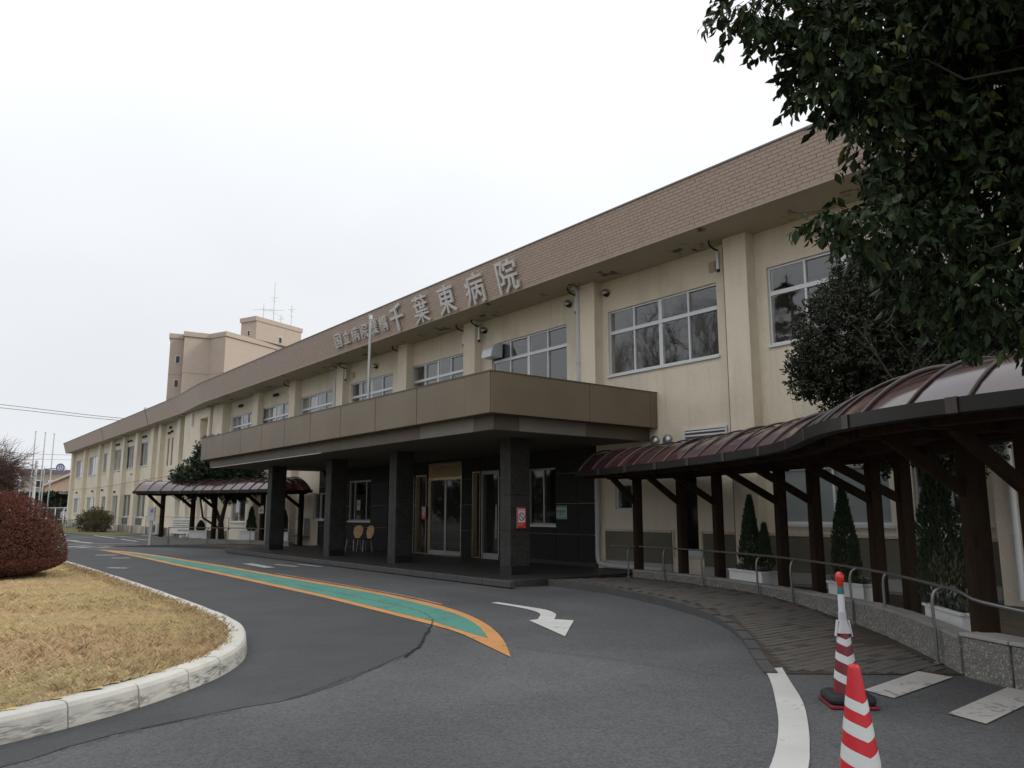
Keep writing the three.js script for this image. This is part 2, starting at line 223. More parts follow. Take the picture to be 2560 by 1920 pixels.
// ---------------------------------------------------------------- ground, road, markings
const platformX0 = -31.1, platformX1 = -12.9, xMid = -22.0, mirrorX = (pts) => pts.map(([x, z]) => [2 * xMid - x, z]);
const padY = (x) => { const d = Math.abs(x - xMid); return lerp(0.12, 0.014, sm(clamp((d - 13.2) / 4.2))); };   // the paved ramp falls to the road away from the door
{
  struct('ground', flat([[-600, -600], [600, -600], [600, 600], [-600, 600]], -0.03), std({ map: tex(512, 9, (u, v) => { const d = 0.6 + 0.8 * fbm(u * 12, v * 12, 12, 5, 170); return [0.12 * d, 0.105 * d, 0.07 * d]; }), roughness: 1 }), 'bare brown ground beyond the asphalt forecourt');
  const g = new THREE.PlaneGeometry(112, 48, 448, 192).rotateX(-Math.PI / 2).translate(-52, 0, 10 - 2); // x -108..4, z -16..32
  const p = g.attributes.position, col = new Float32Array(p.count * 3);
  for (let i = 0; i < p.count; i++) {
    const x = p.getX(i), z = p.getZ(i), a = fbm(x * 0.35 + 200, z * 0.35 + 200, 4096, 5, 171) - 0.5, b = fbm(x * 0.09 + 90, z * 0.5 + 90, 4096, 4, 175) - 0.5, k = 1 + 0.85 * a + 0.55 * b;
    col[3 * i] = k; col[3 * i + 1] = k; col[3 * i + 2] = k * (1 + 0.04 * a);
  }
  g.setAttribute('color', new THREE.BufferAttribute(col, 3));
  const road = struct('road', (() => { const t = tri(g); return t; })(), M.asphalt, 'grey asphalt forecourt and driveway', 'road');
  // later asphalt laid along the island, its ragged edge cracked
  const patch = curve2([[-5.2, 2.5], [-5.75, 0.2], [-5.97, -0.77], [-6.2, -1.17], [-6.38, -1.69], [-6.45, -2.25], [-6.6, -2.9], [-6.98, -3.5], [-7.37, -4.13], [-8.07, -4.92], [-8.85, -5.5], [-9.72, -5.97], [-10.7, -6.32], [-12.5, -6.45], [-15, -6.4], [-22, -6.5], [-31, -6.5], [-36.8, -6.3]], 120)
    .map(([x, z], i) => [x + 0.10 * (vnoise(i * 0.7, 3, 999, 5) - 0.5), z + 0.10 * (vnoise(i * 0.7, 9, 999, 6) - 0.5)]);
  part('asphalt_patch', flat([...patch, [-37.4, -5.0], [-37.2, -3.2], [-30, -2.6], [-8, 4]], 0.004), M.asphaltNew, road, 'darker smooth asphalt laid along the island kerb');
  const crackGeo = (pts, w, seed) => { // a crack: a narrow uneven dark strip
    const r = rng(seed), c = curve2(pts, Math.max(20, Math.round(len2(pts) / 0.05))).map(([x, z]) => [x + 0.035 * (r() - 0.5), z + 0.035 * (r() - 0.5)]);
    const l = offset2(c, () => w * (0.2 + r())), q = offset2(c, () => -w * (0.2 + r())); return flat([...l, ...q.reverse()], 0.013);
  };
  const crackMat = std({ color: lin(0.012, 0.012, 0.012), roughness: 1 });
  for (const [pts, w, s] of [
    [[[-7.6, -4.45], [-8.07, -4.92], [-8.85, -5.5], [-9.3, -5.85]], 0.022, 3], [[[-9.3, -5.85], [-9.9, -6.25], [-10.9, -6.6], [-13.2, -6.75], [-16.5, -6.85]], 0.009, 4],
    [[[-6.5, -2.7], [-6.9, -3.35], [-7.6, -4.45]], 0.006, 5], [[[-12.2, -7.0], [-12.6, -7.9], [-12.5, -9.2]], 0.006, 6], [[[-7.3, -5.75], [-6.2, -6.1], [-4.9, -6.3]], 0.005, 7], [[[-6.1, -1.0], [-6.35, -1.7], [-6.42, -2.3]], 0.007, 8]]) part('crack', crackGeo(pts, w, s), crackMat, road);
  // painted markings, each a sheet on the asphalt
  const mk = (name, pts, mat, label, y = 0.009) => struct(name, flat(pts, y), mat, label, 'marking');
  const gu = curve2([[-6.88, -5.34], [-7.79, -5.94], [-8.86, -6.51], [-10.02, -6.96], [-11.29, -7.26], [-12.9, -7.42], [-14.4, -7.5], [-18.7, -7.5], [-22.7, -7.55], [-26.5, -7.5], [-30.9, -7.4], [-33.65, -7.15], [-36.0, -6.6]], 70);
  const gl = curve2([[-6.88, -5.34], [-7.58, -5.55], [-8.69, -5.87], [-9.64, -5.98], [-10.6, -6.05], [-12, -6.15], [-13.7, -6.26], [-15.8, -6.33], [-20.3, -6.45], [-24.3, -6.5], [-28.2, -6.6], [-31.5, -6.63], [-36.0, -6.6]], 70);
  const iu = curve2([[-8.04, -5.89], [-8.95, -6.39], [-9.95, -6.78], [-10.81, -6.98], [-12.46, -7.2], [-13.8, -7.29], [-15.7, -7.3], [-18, -7.29], [-22.7, -7.34], [-26.5, -7.3], [-30.5, -7.18], [-33.2, -6.95]], 60);
  const il = curve2([[-8.04, -5.89], [-8.52, -5.95], [-9.95, -6.17], [-10.84, -6.22], [-12.29, -6.34], [-14.06, -6.45], [-16.4, -6.54], [-20.3, -6.65], [-24.3, -6.7], [-28.2, -6.8], [-31.5, -6.82], [-33.2, -6.84]], 60);
  mk('orange_lane_border', [...gu, ...gl.slice(1, -1).reverse()], M.orange, 'orange border painted round the long green lane');
  mk('green_lane', [...iu, ...il.slice(1).reverse()], M.green, 'long green painted lane tapering to a point', 0.0125);
  mk('orange_line', offset2(curve2([[-11.4, -7.32], [-12.9, -7.5], [-14.4, -7.56], [-19.5, -7.62]], 30), -0.03).concat(offset2(curve2([[-11.4, -7.32], [-12.9, -7.5], [-14.4, -7.56], [-19.5, -7.62]], 30), -0.10).reverse()), M.orangeOld, 'faint older orange line showing beside the lane border', 0.006);
  const arrow = [...curve2([[-11.06, -8.30], [-10.3, -8.30], [-9.75, -8.27], [-9.3, -8.08], [-8.84, -7.66]], 14), [-8.58, -7.80], [-7.58, -6.74], [-8.98, -7.30], [-8.98, -7.46], ...curve2([[-8.98, -7.46], [-9.45, -7.90], [-9.85, -8.06], [-10.3, -8.13], [-11.06, -8.15]], 12).slice(1)];
  mk('direction_arrow', arrow, M.white, 'worn white curved arrow painted on the driveway');
  const eL = curve2([[-5.03, -7.15], [-4.54, -6.58], [-3.96, -5.81], [-3.50, -5.15], [-3.07, -4.42], [-2.6, -3.4]], 24), eR = curve2([[-4.90, -7.29], [-4.38, -6.66], [-3.82, -5.98], [-3.34, -5.28], [-3.09, -4.88], [-2.88, -4.52], [-2.42, -3.45]], 24);
  mk('white_edge_line', [...eL, ...eR.reverse()], M.white, 'broad curved white edge line beside the red cones');
  mk('crossing_stripe', [[-3.76, -6.83], [-3.85, -8.02], [-3.52, -8.0], [-3.45, -6.73]], M.whiteOld, 'worn white stripe on the asphalt just right of the cones');
  mk('crossing_stripe', [[-2.95, -6.57], [-3.03, -7.93], [-2.71, -7.87], [-2.64, -6.47]], M.whiteOld, 'worn white stripe nearest the right edge of the picture');
  const st = (name, a, b, w, mat, label) => { const dx = b[0] - a[0], dz = b[1] - a[1], l = Math.hypot(dx, dz), nx = -dz / l * w / 2, nz = dx / l * w / 2; mk(name, [[a[0] + nx, a[1] + nz], [b[0] + nx, b[1] + nz], [b[0] - nx, b[1] - nz], [a[0] - nx, a[1] - nz]], mat, label); };
  st('road_marking', [-23.7, -8.42], [-21.55, -8.3], 0.3, M.whiteOld, 'faded white bar in front of the entrance platform, nearest the green lane');
  st('road_marking', [-22.8, -8.95], [-21.5, -9.05], 0.16, M.whiteOld, 'middle of the faded bars before the entrance platform');
  st('road_marking', [-22.5, -9.5], [-21.1, -9.58], 0.16, M.whiteOld, 'faded bar nearest the entrance platform kerb');
  for (const [a, b, w, l] of [[[-39.0, -5.6], [-40.3, -6.95], 0.42, 'crosswalk stripe by the red bush'], [[-38.2, -6.25], [-39.75, -7.6], 0.42, 'middle stripe of the distant crosswalk'], [[-37.9, -7.0], [-39.2, -8.3], 0.42, 'crosswalk stripe nearest the far low wall'],
    [[-42.6, -5.4], [-42.1, -9.4], 0.3, 'thin white stop line beyond the distant crosswalk'], [[-31.5, -5.75], [-31.1, -6.35], 0.3, 'short white dash at the far tip of the green lane'], [[-29.2, -5.8], [-28.9, -6.3], 0.25, 'short white dash beside the far green lane'], [[-24.3, -4.75], [-23.8, -5.15], 0.2, 'short white dash near the island kerb']]) st('road_marking', a, b, w, M.whiteOld, l);
  for (const [a, b, w, l] of [[[-57, -10.2], [-50.3, -10.1], 0.16, 'white parking line along the far grass edge'], [[-48.2, -10.0], [-44.2, -9.95], 0.16, 'white parking line near the notice post'], [[-57.5, -10.6], [-51.2, -11.3], 0.14, 'slanting white parking line by the far wall'], [[-63.1, -8.9], [-59.1, -8.95], 0.25, 'most distant white road dash'], [[-48.3, -7.3], [-47, -7.65], 0.35, 'far arrow mark left of the crosswalk'], [[-46.3, -7.35], [-43.4, -7.7], 0.25, 'far dash behind the crosswalk'], [[-48.6, -10.8], [-45.9, -10.9], 0.14, 'second white parking line near the notice post'], [[-56.1, -12.8], [-54.2, -12.85], 0.14, 'short white line against the far wall']]) st('road_marking', a, b, w, M.white, l);
}

// ---------------------------------------------------------------- island with kerb and dry lawn
const islandKerb = curve2([[-5.2, 4.2], [-5.75, 2.2], [-6.25, 0.35], [-6.49, -0.7], [-6.63, -1.03], [-6.94, -1.58], [-7.35, -2.10], [-7.80, -2.56], [-8.38, -2.96], [-9.09, -3.27], [-9.85, -3.50], [-10.67, -3.62], [-13.0, -3.74], [-18.2, -3.88], [-23.5, -3.92], [-28.5, -3.9]], 400);
const lawnPoly = [...offset2(islandKerb.filter((_, i) => i % 4 === 0), 0.195), [-29, 6], [-5.4, 6]];
{
  const isl = thing('kerb', 'pale stained concrete kerb curving round the dry lawn', 'kerb');
  const L = len2(islandKerb), n = Math.round(L / 0.62), per = 400 / n;
  const prof = [[0.012, -0.05], [0.010, 0.02], [-0.008, 0.145], [-0.026, 0.174], [-0.055, 0.184], [-0.195, 0.184], [-0.205, 0.172], [-0.205, -0.05]]; // sideways, height
  for (let k = 0; k < n; k++) {
    const i0 = Math.round(k * per), i1 = Math.min(399, Math.round((k + 1) * per)), seg = islandKerb.slice(i0, i1 + 1); if (seg.length < 2) continue;
    const r = rng(900 + k), sh = (r() - 0.5) * 0.008, dy = (r() - 0.5) * 0.006, N = 8, pts = []; for (let q = 0; q <= N; q++) pts.push(seg[Math.round(q * (seg.length - 1) / N)]);
    const off = prof.map(([s]) => offset2(pts, -s + sh)), pos = [], uv = [], u0 = r() * 4;
    const gap = (q) => (q === 0 ? 0.006 : q === N ? -0.006 : 0);
    const P = (j, q) => { const a = off[j][q], b = off[j][Math.min(N, q + 1)], c = off[j][Math.max(0, q - 1)], l = Math.hypot(b[0] - c[0], b[1] - c[1]) || 1, t = gap(q); return [a[0] + (b[0] - c[0]) / l * t, prof[j][1] + dy, a[1] + (b[1] - c[1]) / l * t]; };
    const vOf = (j) => [0.0, 0.10, 0.44, 0.56, 0.62, 0.90, 0.93, 0.98][j];
    for (let j = 0; j < prof.length - 1; j++) for (let q = 0; q < N; q++) {
      const A = P(j, q), B = P(j, q + 1), C = P(j + 1, q + 1), D = P(j + 1, q), ua = u0 + q / N * 0.26, ub = u0 + (q + 1) / N * 0.26;
      pos.push(...A, ...C, ...B, ...A, ...D, ...C); uv.push(ua, vOf(j), ub, vOf(j + 1), ub, vOf(j), ua, vOf(j), ua, vOf(j + 1), ub, vOf(j + 1));
    }
    for (const q of [0, N]) for (let j = 1; j < prof.length - 2; j++) { const A = P(0, q), B = P(j, q), C = P(j + 1, q); pos.push(...A, ...B, ...C); uv.push(0, 0.95, 0.02, 0.95, 0, 0.97); }
    const g = new THREE.BufferGeometry(); g.setAttribute('position', new THREE.Float32BufferAttribute(pos, 3)); g.setAttribute('uv', new THREE.Float32BufferAttribute(uv, 2)); g.computeVertexNormals();
    part('kerb_stone', g, M.kerb, isl);
  }
  // lawn: a slightly uneven bed of straw-coloured turf with real blades on it
  const bed = new THREE.PlaneGeometry(27, 12, 180, 80).rotateX(-Math.PI / 2).translate(-18.2, 0, 1.6), bp = bed.attributes.position;
  const lawnY = (x, z) => 0.135 + 0.05 * (fbm(x * 1.3 + 50, z * 1.3 + 50, 999, 3, 180) - 0.3) + 0.05 * sm(clamp((z + 3.9) / 3));
  for (let i = 0; i < bp.count; i++) bp.setY(i, lawnY(bp.getX(i), bp.getZ(i)));
  const idx = bed.index.array, keep = []; for (let i = 0; i < idx.length; i += 3) { const x = (bp.getX(idx[i]) + bp.getX(idx[i + 1]) + bp.getX(idx[i + 2])) / 3, z = (bp.getZ(idx[i]) + bp.getZ(idx[i + 1]) + bp.getZ(idx[i + 2])) / 3; if (inside(lawnPoly, x, z)) keep.push(idx[i], idx[i + 1], idx[i + 2]); }
  bed.setIndex(keep); bed.computeVertexNormals();
  struct('lawn_bed', tri(bed), M.straw, 'dry straw-coloured lawn inside the kerbed island', 'lawn');
  // turf blades
  const blade = (() => { const pos = [], r = rng(77); for (let k = 0; k < 8; k++) { const a = r() * 6.28, b = 0.6 + r() * 1.6, h = 0.008 + r() * 0.016, w = 0.0009 + r() * 0.0008, ox = (r() - 0.5) * 0.05, oz = (r() - 0.5) * 0.05, dx = Math.cos(a), dz = Math.sin(a); const m = [ox + dx * h * b * 0.4, h * 0.7, oz + dz * h * b * 0.4], t = [ox + dx * h * b * 1.1, h, oz + dz * h * b * 1.1]; pos.push(ox - dz * w, 0, oz + dx * w, ox + dz * w, 0, oz - dx * w, ...m, ox + dz * w, 0, oz - dx * w, ...t, ...m); } const g = new THREE.BufferGeometry(); g.setAttribute('position', new THREE.Float32BufferAttribute(pos, 3)); g.computeVertexNormals(); return g; })();
  const N = 72000, inst = new THREE.InstancedMesh(blade, std({ color: 0xffffff, roughness: 1 }), N), r = rng(31), m4 = new THREE.Matrix4(), q = new THREE.Quaternion(), c = new THREE.Color(); let k = 0;
  for (let t = 0; t < N * 6 && k < N; t++) {
    const d = 5.5 + 18 * r() ** 1.6, an = r() < 0.2 ? -0.45 + r() * 0.46 : r() * 0.42, x = -d * Math.cos(an - 0.06), z = -d * Math.sin(an - 0.06); if (!inside(lawnPoly, x, z)) continue;
    const s = 0.7 + r() * 1.1; q.setFromAxisAngle(V(0, 1, 0), r() * 6.28); m4.compose(V(x, lawnY(x, z) - 0.004, z), q, V(s, s * (0.7 + 0.7 * r()), s)); inst.setMatrixAt(k, m4);
    const p = fbm(x * 0.8 + 30, z * 0.8 + 30, 999, 4, 183), f = 0.72 + 0.36 * r(), gr = p > 0.62 && r() < 0.10; c.setRGB(gr ? 0.30 * f : 0.62 * f, gr ? 0.29 * f : 0.50 * f * (0.9 + 0.2 * p), gr ? 0.12 * f : 0.30 * f); inst.setColorAt(k, c); k++;
  }
  inst.count = k; inst.name = 'lawn_grass'; inst.userData = { kind: 'stuff', label: 'short dry blades of winter grass on the island', category: 'grass' }; shade(inst); scene.add(inst);
  // longer, looser tufts in clumps and along the kerb, some hanging over it
  const edge = offset2(islandKerb, 0.20), N2 = 5200, tuft = new THREE.InstancedMesh(blade.clone().scale(1.3, 2.4, 1.3), std({ color: 0xffffff, roughness: 1 }), N2);
  for (let i = 0, j = 0; i < N2; i++) {
    let x, z; if (i < 2300) { const e = edge[80 + (r() * 260 | 0)], o = r() ** 2 * 0.5; x = e[0] - o * 0.8 + (r() - 0.5) * 0.06; z = e[1] + o * 0.6 + (r() - 0.5) * 0.06; } else do { const d = 6.5 + 12 * r() ** 1.5, an = r() * 0.40; x = -d * Math.cos(an - 0.05); z = -d * Math.sin(an - 0.05); } while (j++ < 1e6 && (!inside(lawnPoly, x, z) || fbm(x * 1.1 + 70, z * 1.1 + 70, 999, 4, 186) < 0.53));
    const s = 0.6 + r() * 0.9, f = 0.7 + 0.4 * r(), br = r() < 0.35; q.setFromAxisAngle(V(0, 1, 0), r() * 6.28); m4.compose(V(x, Math.max(0.15, lawnY(x, z)) - 0.004, z), q, V(s, s, s)); tuft.setMatrixAt(i, m4); c.setRGB((br ? 0.34 : 0.56) * f, (br ? 0.22 : 0.44) * f, (br ? 0.12 : 0.25) * f); tuft.setColorAt(i, c);
  }
  tuft.name = 'lawn_tufts'; tuft.userData = { kind: 'stuff', label: 'longer loose straw tufts along the island kerb', category: 'grass' }; shade(tuft); scene.add(tuft);
  // a few fallen leaves
  const lf = []; for (let i = 0; i < 170; i++) { const x = -7.0 - 10 * r() ** 1.5, z = -3.6 + 3.4 * r(); if (!inside(lawnPoly, x, z)) continue; lf.push(new THREE.CircleGeometry(0.018 + 0.014 * r(), 5).scale(1, 0.6, 1).rotateX(-1.2 - 0.6 * r()).rotateY(r() * 6).translate(x, lawnY(x, z) + 0.03, z)); }
  const fl = solo('fallen_leaves', mg(lf), std({ color: lin(0.085, 0.05, 0.03), roughness: 0.9, side: THREE.DoubleSide }), 'scattered small brown leaves lying on the dry lawn', 'leaves'); fl.userData.kind = 'stuff';
}

// ---------------------------------------------------------------- entrance platform, ramps with pavers, low planter walls, beds
const wallTop = (x) => { const d = Math.abs(x - xMid); return lerp(0.245, 0.335, sm(clamp((d - 13.5) / 4.5))); };
const rampKerb = [[-12.95, -11.0], [-11.16, -10.83], [-9.7, -10.42], [-8.36, -9.85], [-7.34, -9.31], [-6.6, -8.75], [-6.05, -8.23], [-5.48, -7.60], [-5.02, -7.08], [-4.72, -6.76]];
const wallLine = [[-12.3, -12.95], [-11.3, -12.9], [-10.1, -12.65], [-8.46, -12.1], [-7.48, -11.6], [-6.4, -10.9], [-5.9, -10.55], [-5.2, -9.98], [-4.14, -8.9], [-3.52, -8.2]];
{
  // platform with rounded nosing and corners
  const plat = (() => { const s = new THREE.Shape(), x0 = platformX0, x1 = platformX1, r = 0.9; s.moveTo(x0, 14.05); s.lineTo(x0, 9.95 + r); s.quadraticCurveTo(x0, 9.95, x0 + r, 9.95); s.lineTo(x1 - r, 9.95); s.quadraticCurveTo(x1, 9.95, x1, 9.95 + r); s.lineTo(x1, 14.05); s.closePath(); return s; })();
  const pg = new THREE.ExtrudeGeometry(plat, { depth: 0.13, bevelEnabled: true, bevelThickness: 0.015, bevelSize: 0.015, bevelSegments: 2, curveSegments: 10 }).rotateX(-Math.PI / 2).translate(0, -0.015 + 0.02, 0);
  struct('entrance_platform', tri(pg), M.floorTile, 'dark tiled platform with a rounded kerb under the canopy', 'platform');
  // the stone nosing along the platform edge
  const nose = thing('platform_kerb', 'dark stone kerb along the front of the entrance platform', 'kerb');
  for (let i = 0; i < 18; i++) part('kerb_stone', rbox(0.955, 0.135, 0.12, 0.02, -30.1 + 0.5 + i * 0.9628 - 0.02, 0.0825, -9.955), i > 11 ? M.kerbDark : M.kerbDark, nose);

  const build = (mir) => {
    const f = (pts) => (mir ? mirrorX(pts) : pts), side = mir ? -1 : 1, which = mir ? 'left' : 'right';
    const wallPts = mir ? [...wallLine.slice(0, 8), [-4.75, -9.5]] : wallLine, kc = curve2(f(rampKerb), 160), wc = curve2(f(wallPts), 200);
    const inner = offset2(kc, side * 0.13);
    const poly = [...inner, ...[...wc].reverse()];
    // ramp bed
    const shp = flat(poly, 0), sp = shp.attributes.position; for (let i = 0; i < sp.count; i++) sp.setY(i, padY(sp.getX(i)) - 0.007); shp.computeVertexNormals();
    const walk = struct('footpath', shp, M.soil, mir ? 'brick paved ramp at the far side of the entrance' : 'brick paved ramp sweeping along the low wall', 'footpath');
    // pavers laid in running bond, long side into the picture
    const pw = 0.118, pl = 0.236, list = [], r = rng(mir ? 61 : 60);
    const x0 = mir ? -42 : -13, x1 = mir ? -31 : -3;
    for (let i = 0; i * pw < x1 - x0; i++) for (let j = 0; j < 32; j++) {
      const x = x0 + i * pw, z = -13.2 + j * pl + (i % 2 ? pl / 2 : 0);
      if (![[-1, -1], [1, -1], [1, 1], [-1, 1]].every(([a, b]) => inside(poly, x + a * pw * 0.42, z + b * pl * 0.42))) continue;
      list.push([x, z, r() < 0.085 ? 3 : (r() * 3) | 0, (r() - 0.5) * 0.004]);
    }
    list.sort((a, b) => Math.hypot(a[0], a[1]) - Math.hypot(b[0], b[1]));
    const geos = [0, 1, 2].map(() => rbox(pw - 0.009, 0.03, pl - 0.009, 0.004));
    const rest = [[], [], [], []];
    list.forEach(([x, z, m, dy], i) => { const y = padY(x) - 0.012 + dy; if (!mir && i < 300) { const b = part('paving_brick', geos[i % 3], M.paver[m], walk); b.position.set(x, y, z); } else rest[m].push(box(pw - 0.009, 0.03, pl - 0.009, x, y, z)); });
    rest.forEach((l, m) => l.length && stuff('paving_bricks', mg(l), M.paver[m], walk));
    // ramp kerb stones
    const kt = thing('ramp_kerb', mir ? 'dark kerb edging the far ramp' : 'dark curved kerb edging the brick ramp', 'kerb');
    const nk = Math.round(len2(kc) / 0.6);
    for (let k = 0; k < nk; k++) {
      const a = Math.round(k * 159 / nk), b = Math.round((k + 1) * 159 / nk), seg = kc.slice(a, b + 1), o = offset2(kc, side * 0.125).slice(a, b + 1); if (seg.length < 2) continue;
      const s0 = seg.map((q, i) => [lerp(q[0], seg[(seg.length / 2) | 0][0], 0.012), lerp(q[1], seg[(seg.length / 2) | 0][1], 0.012)]), s1 = o.map((q) => [lerp(q[0], o[(o.length / 2) | 0][0], 0.012), lerp(q[1], o[(o.length / 2) | 0][1], 0.012)]);
      part('kerb_stone', slab([...s0, ...s1.reverse()], -0.02, padY(seg[(seg.length / 2) | 0][0]) + 0.008), M.kerbDark, kt);
    }
    // low wall of exposed aggregate blocks with a smoother coping line
    const wt = thing('low_wall', mir ? 'low pale block wall under the far handrail' : 'low exposed aggregate block wall behind the handrail', 'wall');
    const L = len2(wc), cuts = [0]; { const rr = rng(mir ? 71 : 70); while (cuts[cuts.length - 1] < L - 0.4) cuts.push(Math.min(L, cuts[cuts.length - 1] + (rr() < 0.35 ? 0.3 : 0.62))); cuts[cuts.length - 1] = L; }
    const wo = offset2(wc, side * 0.18), co = offset2(wc, -side * 0.008), ci = offset2(wc, side * 0.19);
    for (let k = 0; k + 1 < cuts.length; k++) {
      const a = Math.round(cuts[k] / L * 199), b = Math.round(cuts[k + 1] / L * 199); if (b <= a) continue;
      const sh = (pts) => { const s = pts.slice(a, b + 1), m = s[(s.length / 2) | 0], l = Math.max(0.2, len2(s)), kf = 0.004 / l; return s.map((q) => [lerp(q[0], m[0], kf * 2), lerp(q[1], m[1], kf * 2)]); };
      const x = wc[(a + b) >> 1][0], blk = part('wall_block', slab([...sh(wc), ...sh(wo).reverse()], -0.03, wallTop(x)), mir ? M.wallBlock : M.aggregate, wt);
      part('coping', slab([...sh(co), ...sh(ci).reverse()], wallTop(x) + 0.001, wallTop(x) + 0.036), M.wallBlock, blk);
    }
    // planting bed between the wall and the building
    const bedPts = mir ? [...wo, [2 * xMid + 6.0, -14.06], [platformX0 - 0.02, -14.06], [platformX0 - 0.02, -13.1]] : [[-12.86, -13.1], ...wo, [-3.2, -8.5], [-0.5, -8.3], [3, -8.3], [3, -14.06], [-12.86, -14.06]];
    struct('planting_bed', flat(mir ? [...offset2(wc, side * 0.17), [-40, -11.5], [-40, -14.06], [platformX0 - 0.02, -14.06], [platformX0 - 0.02, -13.2]] : bedPts, 0.10), M.soil, mir ? 'bare soil bed behind the far low wall' : 'dark soil bed behind the near low wall', 'planting bed');
  };
  build(false); build(true);
  // taller end block where the near wall turns along the drive, and the stretch beyond
  const wt = thing('low_wall', 'thick aggregate wall blocks at the right edge of the picture', 'wall');
  const run = [[-3.49, -8.16], [-2.98, -7.93], [-2.0, -7.72], [-1.1, -7.62], [-0.2, -7.6], [0.8, -7.6]];
  for (let k = 0; k + 1 < run.length; k++) {
    const a = run[k], b = run[k + 1], dx = b[0] - a[0], dz = b[1] - a[1], l = Math.hypot(dx, dz), g = rbox(l - 0.02, 0.40, 0.3, 0.012, l / 2, 0.17, -0.15), c = rbox(l - 0.012, 0.035, 0.34, 0.01, l / 2, 0.389, -0.15);
    const blk = part('wall_block', g, M.aggregate, wt); blk.position.set(a[0], 0, a[1]); blk.rotation.y = -Math.atan2(dz, dx); part('coping', c, M.concrete, blk);
  }
}

// ---------------------------------------------------------------- the hospital building
const W = -14.1;                                   // plane of the facade
const hosp = thing('hospital_building', 'long cream two-storey hospital building with a brown tiled roof fascia', 'building');
const openings = [];                               // [x0, x1, y0, y1]
const upper = [[-9.3 + 0.0, -5.9], [-14.05, -10.6], [-19.12, -15.66], [-23.9, -20.7], [-28.8, -25.35], [-33.85, -30.5], [-38.7, -35.28], [-43.3, -40.1]].map(([a, b]) => [a, b, 4.98, 6.66]);
const farUpper = [[-91.0, -87.0], [-84.2, -79.1], [-77.4, -76.0], [-72.9, -70.5], [-68.5, -66.0], [-63.9, -61.4]].map(([a, b]) => [a, b, 4.87, 6.62]);
const farLower = [[-90.6, -86.4, 1.35], [-83.7, -79.2, 1.2], [-76.9, -75.2, 1.2], [-72.5, -70.5, 0.6], [-68.3, -66.0, 1.12], [-63.8, -61.3, 1.12]].map(([a, b, c]) => [a, b, c, 2.83]);
const slits = [[-56.3, -55.85, 4.55, 6.45], [-55.35, -54.9, 4.55, 6.45]], tall = [-52.6, -51.2, 4.9, 6.62];
const entry = { doorA: [-22.7, -20.68, 0.15, 3.12], doorB: [-19.62, -18.7, 0.15, 2.76], win: [-17.33, -16.15, 1.18, 2.72], winL: [-28.6, -26.75, 1.18, 2.72], glassL: [-25.4, -23.6, 0.15, 2.72], glassM: [-23.5, -22.78, 0.15, 2.76], glassN: [-20.1, -19.66, 0.15, 2.76] };
const lowR = { a: [-13.92, -13.36, 1.58, 2.22], dark: [-11.98, -11.36, 0.60, 2.42], big: [-9.25, -7.0, 1.30, 2.40], next: [-6.6, -5.4, 1.30, 2.40] };
const lowL = [[-32.0, -30.85, 1.2, 2.3], [-36.6, -34.6, 1.2, 2.3], [-42.6, -40.4, 1.0, 2.5]];
openings.push(...upper, ...farUpper, ...farLower, ...slits, tall, ...Object.values(entry), ...Object.values(lowR), ...lowL);
{ // one thick wall, cut through at every opening
  const s = new THREE.Shape([[-92.5, 0], [3.5, 0], [3.5, 7.62], [-92.5, 7.62]].map(([x, y]) => new THREE.Vector2(x, y)));
  for (const [a, b, c, d] of openings) s.holes.push(new THREE.Path([[a, c], [a, d], [b, d], [b, c]].map(([x, y]) => new THREE.Vector2(x, y))));
  part('wall', tri(new THREE.ExtrudeGeometry(s, { depth: 0.22, bevelEnabled: false }).translate(0, 0, W - 0.22)), M.render, hosp);
  part('end_wall', bb(-92.5, -92.28, 0, 7.62, -26, W - 0.23), M.render, hosp);
  part('back_wall', mg([bb(-92.5, 3.5, 0, 7.62, -26.2, -26), bb(3.28, 3.5, 0, 7.62, -25.99, W - 0.23)]), M.render, hosp);
  part('floor', mg([bb(-92.2, 3.2, 3.55, 3.75, -25.9, W - 0.24), bb(-92.2, 3.2, -0.02, 0.14, -25.9, W - 0.24)]), M.room, hosp);
  part('partition', mg([bb(-92.2, 3.2, 3.76, 7.5, -18.3, -18.2), bb(-92.2, 3.2, 0.15, 3.54, -17.1, -17.0), ...[-14.85, -24.6, -34.5, -44.5, -53.5, -69, -78].map((x) => bb(x - 0.06, x + 0.06, 3.76, 7.5, -18.19, W - 0.24)), ...[-14.85, -29.8, -44.5, -60, -74].map((x) => bb(x - 0.06, x + 0.06, 0.15, 3.54, -16.99, W - 0.24))]), M.room, hosp);
  part('roof', bb(-92.4, 3.4, 7.63, 7.95, -26.1, -13.5), M.concrete, hosp);
}
